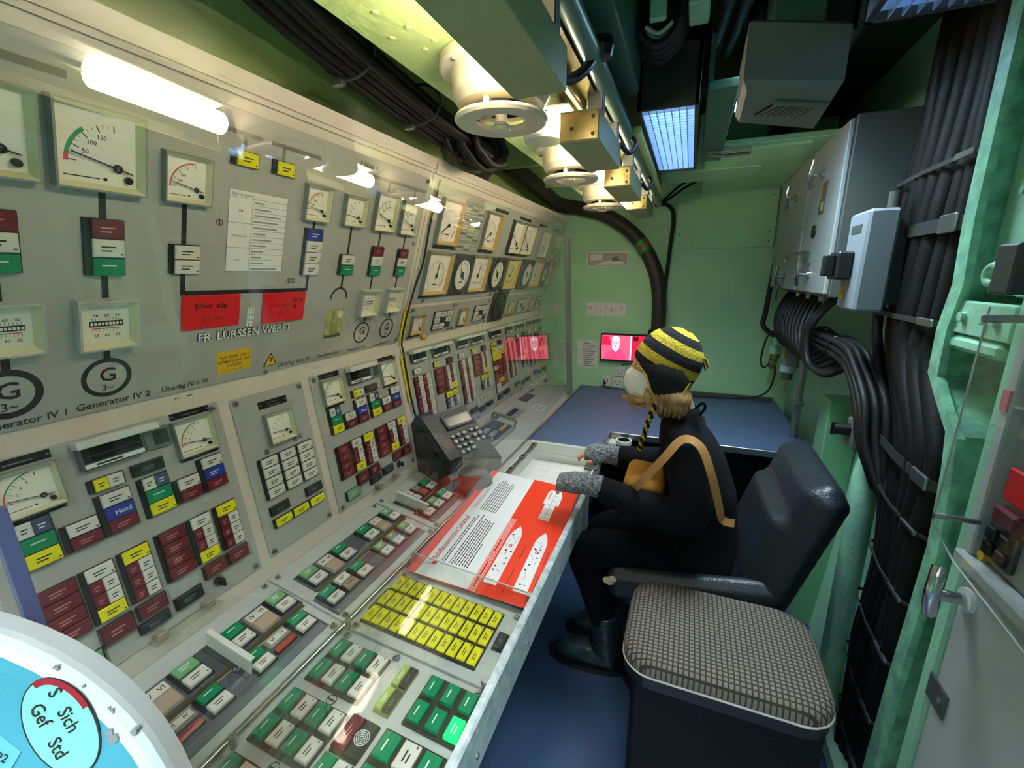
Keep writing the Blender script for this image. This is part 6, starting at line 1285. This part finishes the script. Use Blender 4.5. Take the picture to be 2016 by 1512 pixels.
# knit hat
kb, ky = mat('knit_black', '#0a0a0d', .95, bump=.9, bscale=170), mat('knit_yellow', '#d6b52c', .9, bump=.9, bscale=170, var=.15, vscale=60)
HM = TP @ Matrix.Translation((HX + .0, PY, HZ + .004)) @ Matrix.Rotation(math.radians(27), 4, 'Y')
m = MB(); prof = [(.106, -.012, 0), (.117, .0, 0), (.119, .022, 1), (.119, .038, 1), (.117, .056, 0), (.113, .076, 0), (.106, .092, 1), (.098, .110, 1), (.086, .124, 0), (.072, .138, 0), (.055, .149, 1), (.036, .157, 1), (.018, .163, 0), (.001, .165, 0)]
m.T = HM @ Matrix.Diagonal((1.0, .84, 1.0, 1)); m.lathe([(r, z) for r, z, c in prof], 40, mis=[c for r, z, c in prof[:-1]])
hat = m.build('knit_hat', [kb, ky], person)
def flap(m, s):
    pts = [(HX - .082, HZ + .030), (HX - .05, HZ - .005), (HX - .030, HZ - .060), (HX - .008, HZ - .088), (HX + .030, HZ - .082), (HX + .075, HZ - .062), (HX + .098, HZ - .022), (HX + .07, HZ + .02), (HX, HZ + .040)]
    yy = lambda x: PY + s * (.098 - .9 * max(0, abs(x - HX - .01) - .03) ** 1.3)
    n_ = len(pts); V = [(x, yy(x) - s * .004, z) for x, z in pts] + [(x, yy(x) + s * .006, z) for x, z in pts]
    c0 = len(V); V += [(HX + .005, PY + s * .094, HZ - .01), (HX + .005, PY + s * .106, HZ - .01)]
    f = []
    for i in range(n_): j = (i + 1) % n_; f += [(i, j, n_ + j, n_ + i), (n_ + i, n_ + j, c0 + 1), (j, i, c0)]
    m.add(V, f, 0, True); m.tube([(x, yy(x) + s * .004, z) for x, z in pts[:7]], .0042, 6, 1); return (HX - .008, yy(HX - .008) + s * .0, HZ - .088)
ends = []
for s in (-1, 1): m = MB(); m.T = TP; ends.append(flap(m, s)); m.build('ear_flap', [kb, ky], person)
for (x, y, z), s in zip(ends, (-1, 1)):
    for k in range(2):
        m = MB(); m.T = TP; P0 = [(x - .0, y, z), (x - .012, y + s * .006, z - .05), (x - .028, y + s * .01, z - .11), (x - .042, y + s * .004, z - .17), (x - .048, y, z - .205)]
        sp = smooth_path(P0, 10); m.tube([(p.x + .006 * math.sin(i * 1.1 + k * PI), p.y + s * .006 * math.cos(i * 1.1 + k * PI), p.z) for i, p in enumerate(sp)], .0055, 6); m.build('braid', ky if k else kb, person)
m = MB(); m.T = HM @ Matrix.Translation((.085, -.01, .105)); rnd = random.Random(6)
for k in range(9): a = k * .7; m.tube([(0, 0, 0), (.022, .012 * math.cos(a), -.004 + .010 * math.sin(a)), (.040, .020 * math.cos(a), -.022 + .012 * math.sin(a))], [.004, .0035, .002], 5, k % 2)
m.build('tassel', [kb, ky], person)
# hair
hm, rnd = mat('hair_blond', '#b98f5c', .5, var=.35, vscale=40, col2='#7d5a34'), random.Random(12)
m = MB(); m.T = TP
for k in range(90):
    s = -1 if k % 3 else 1; u = rnd.random(); x0 = HX - .045 + .15 * u; y0 = PY + s * (.092 - .02 * abs(u - .5)); z0 = HZ - .055 - .01 * rnd.random()
    x1 = -.105 + .11 * u + rnd.uniform(-.012, .012); z1 = HZ - .125 - .03 * u + rnd.uniform(-.012, .012); y1 = PY + s * (.085 + rnd.uniform(-.03, .012))
    m.tube(smooth_path([(x0, y0, z0), (x0 * .6 + x1 * .4 + rnd.uniform(-.005, .005), y0 + s * .014, z0 * .55 + z1 * .45), (x1, y1, z1)], 4), [.008, .0085, .009, .009, .0085, .008, .007, .006, .004], 6)
for k in range(12):
    y0 = PY + rnd.uniform(-.05, -.075); z0 = HZ - .095 + rnd.uniform(-.012, .012)
    m.tube(smooth_path([(HX - .02, y0, z0), (HX - .07, y0 - .006, z0 - .018 + rnd.uniform(-.008, .008)), (HX - .098, y0 + .012, z0 - .018 + rnd.uniform(-.010, .010)), (HX - .128 + rnd.uniform(-.015, .015), y0 + .02, z0 - .012 + rnd.uniform(-.012, .012))], 4), [.007, .007, .007, .0068, .0065, .006, .006, .0055, .005, .0045, .004, .003, .0015], 5)
m.build('hair', hm, person)
# clothes
coat = mat('coat_black_wool', '#101014', .95, bump=.35, bscale=240, spec=.2)
m = MB(); m.T = TP
ellr(m, [(.125, PY, .535, .145, .205, 0), (.125, PY, .62, .14, .195, 0), (.118, PY, .76, .128, .172, 4), (.092, PY, .92, .132, .178, 8), (.055, PY, 1.05, .120, .182, 10), (.035, PY, 1.115, .098, .160, 12), (.015, PY, 1.165, .074, .098, 14), (.005, PY, 1.215, .070, .078, 14)], 28)
for s in (-1, 1): limb(m, ARM[s][:-1] + [(ARM[s][-1][0] + .025, ARM[s][-1][1], ARM[s][-1][2])], [.078, .068, .064, .060, .047], 16)
m.box((-.13, PY - .17, .56), (.12, PY + .17, .665), 0, .05)
fuse(m, 'coat', coat, .009, 3, person)
m = MB(); m.T = TP; m.tube(smooth_path([(.055, PY - .06, 1.215), (.075, PY - .085, 1.245), (.085, PY - .075, 1.225), (.070, PY - .065, 1.195)], 5), .005, 6); m.build('collar_loop', coat, person)
m = MB(); m.T = TP; m.tube(smooth_path([(-.055, PY - .05, 1.175), (-.062, PY, 1.165), (-.055, PY + .05, 1.175)], 5), .014, 8); m.build('scarf', mat('scarf_orange', '#b4582f', .8), person)
tr = mat('trousers_navy', '#0d0f17', .9, spec=.15, bump=.2, bscale=160)
m = MB(); m.T = TP
for y, k in ((1.60, -.305), (1.765, -.265)): limb(m, [(.10, y, .565), (-.09, y - .005, .588), (k, y - .02, .585), (k + .035, y - .01, .42), (k + .080, y, .24)], [.096, .088, .073, .068, .056], 16)
fuse(m, 'trousers', tr, .009, 2, person)
mb_ = mat('boot_floral', '#12161c', .35, var=.75, vscale=45, col2='#2d4450', coat=.3)
for y, k, lab in ((1.60, -.305, None), (1.765, -.265, None)):
    m = MB(); m.T = TP; limb(m, [(k + .085, y, .29), (k + .095, y, .16), (k + .105, y, .07)], [.062, .060, .056], 16); limb(m, [(k + .135, y, .065), (k + .03, y, .066), (k - .07, y, .058), (k - .115, y, .05)], [.05, .054, .052, .036], 16)
    b = fuse(m, 'boot', mb_, .007, 3, person)
    m = MB(); m.T = TP @ Matrix.Translation((k + .01, y, 0)); m.prism([(.175 * math.cos(2 * PI * q / 28) if abs(math.cos(2 * PI * q / 28)) < 2 else 0, .058 * math.sin(2 * PI * q / 28) * (1 - .12 * math.cos(2 * PI * q / 28))) for q in range(28)], 0, .026); m.build('sole', M_black, b)
    m = MB(); m.T = TP; 
    for q in range(4): zz = .10 + .035 * q; m.tube([(k + .045 + .008 * q, y - .045, zz + .02), (k + .025 + .006 * q, y, zz + .028), (k + .045 + .008 * q, y + .045, zz + .02)], .004, 5)
    m.build('laces', M_black, b)
# fingerless crochet mitts
kg = mat('mitt_grey_wool', '#8d8f92', .95, bump=1.0, bscale=95, var=.5, vscale=110, col2='#4d4f53')
def mitt(w, sgn, lab, ext):
    x, y, z = w; m = MB(); m.T = TP
    ellr(m, [(x + .035, y, z, .044, .046, 90), (x + .0, y, z, .040, .042, 90), (x - .035, y, z + .003, .041, .048, 90), (x - .075, y, z + .001, .040, .054, 90), (x - ext, y, z - .006, .031, .050, 90)], 18)
    m.tube([(x - .02, y + sgn * .02, z - .006), (x - .05, y + sgn * .048, z - .014), (x - .072, y + sgn * .056, z - .02)], .019, 10)
    fuse(m, 'mitt', kg, .0055, 2, person)
mitt((-.275, 1.50, .912), 1, '', .135); mitt((-.262, 1.83, .905), -1, '', .112)
# shoulder bag with strap
t = thing('shoulder_bag', 'mustard suede shoulder bag with tan strap worn by the seated person', 'bag', (-.115, 1.64, .68)); ms = mat('suede_mustard', '#b07d2c', .95, bump=.4, bscale=150)
m = MB(); m.T = Matrix.Rotation(math.radians(6), 4, 'Y'); m.box((-.075, -.11, .11), (.06, .10, .255), 0, .03); m.box((-.082, -.115, .17), (.066, .105, .265), 0, .02); b = fuse(m, 'pouch', ms, .008, 2, t)
m = MB()
for k in range(14): a = -.08 + .0105 * k; m.tube([(a, -.118, .19), (a + .002, -.124, .16), (a - .001, -.124, .135)], [.004, .0035, .002], 5)
m.build('fringe', ms, t)
def ribbon(m, pts, w, th, nrm):
    P = smooth_path(pts, 6); V = []; F = []
    for i, p in enumerate(P):
        tv = (P[min(i + 1, len(P) - 1)] - P[max(i - 1, 0)]).normalized(); nn = Vector(nrm(i / (len(P) - 1))).normalized(); sv = tv.cross(nn).normalized()
        for a, b in ((-w, 0), (w, 0), (w, th), (-w, th)): V.append(p + sv * a + nn * b)
    for i in range(len(P) - 1):
        for k in range(4): F.append((i * 4 + k, i * 4 + (k + 1) % 4, (i + 1) * 4 + (k + 1) % 4, (i + 1) * 4 + k))
    F += [(3, 2, 1, 0), tuple(range(len(V) - 4, len(V)))]; m.add(V, F, 0)
m = MB(); m.T = Matrix.Translation((.115, -1.64, -.68)); off = lambda f: (-.3 + .9 * f, -1, .9 - abs(f - .5))
ribbon(m, [(-.14, 1.51, .90), (-.095, 1.448, .99), (-.035, 1.440, 1.08), (.02, 1.462, 1.150), (.075, 1.455, 1.135), (.115, 1.440, 1.05), (.145, 1.452, .95), (.165, 1.475, .88), (.205, 1.50, .86)], .0135, .004, off); m.build('strap', mat('strap_tan', '#c48a4e', .45), t)
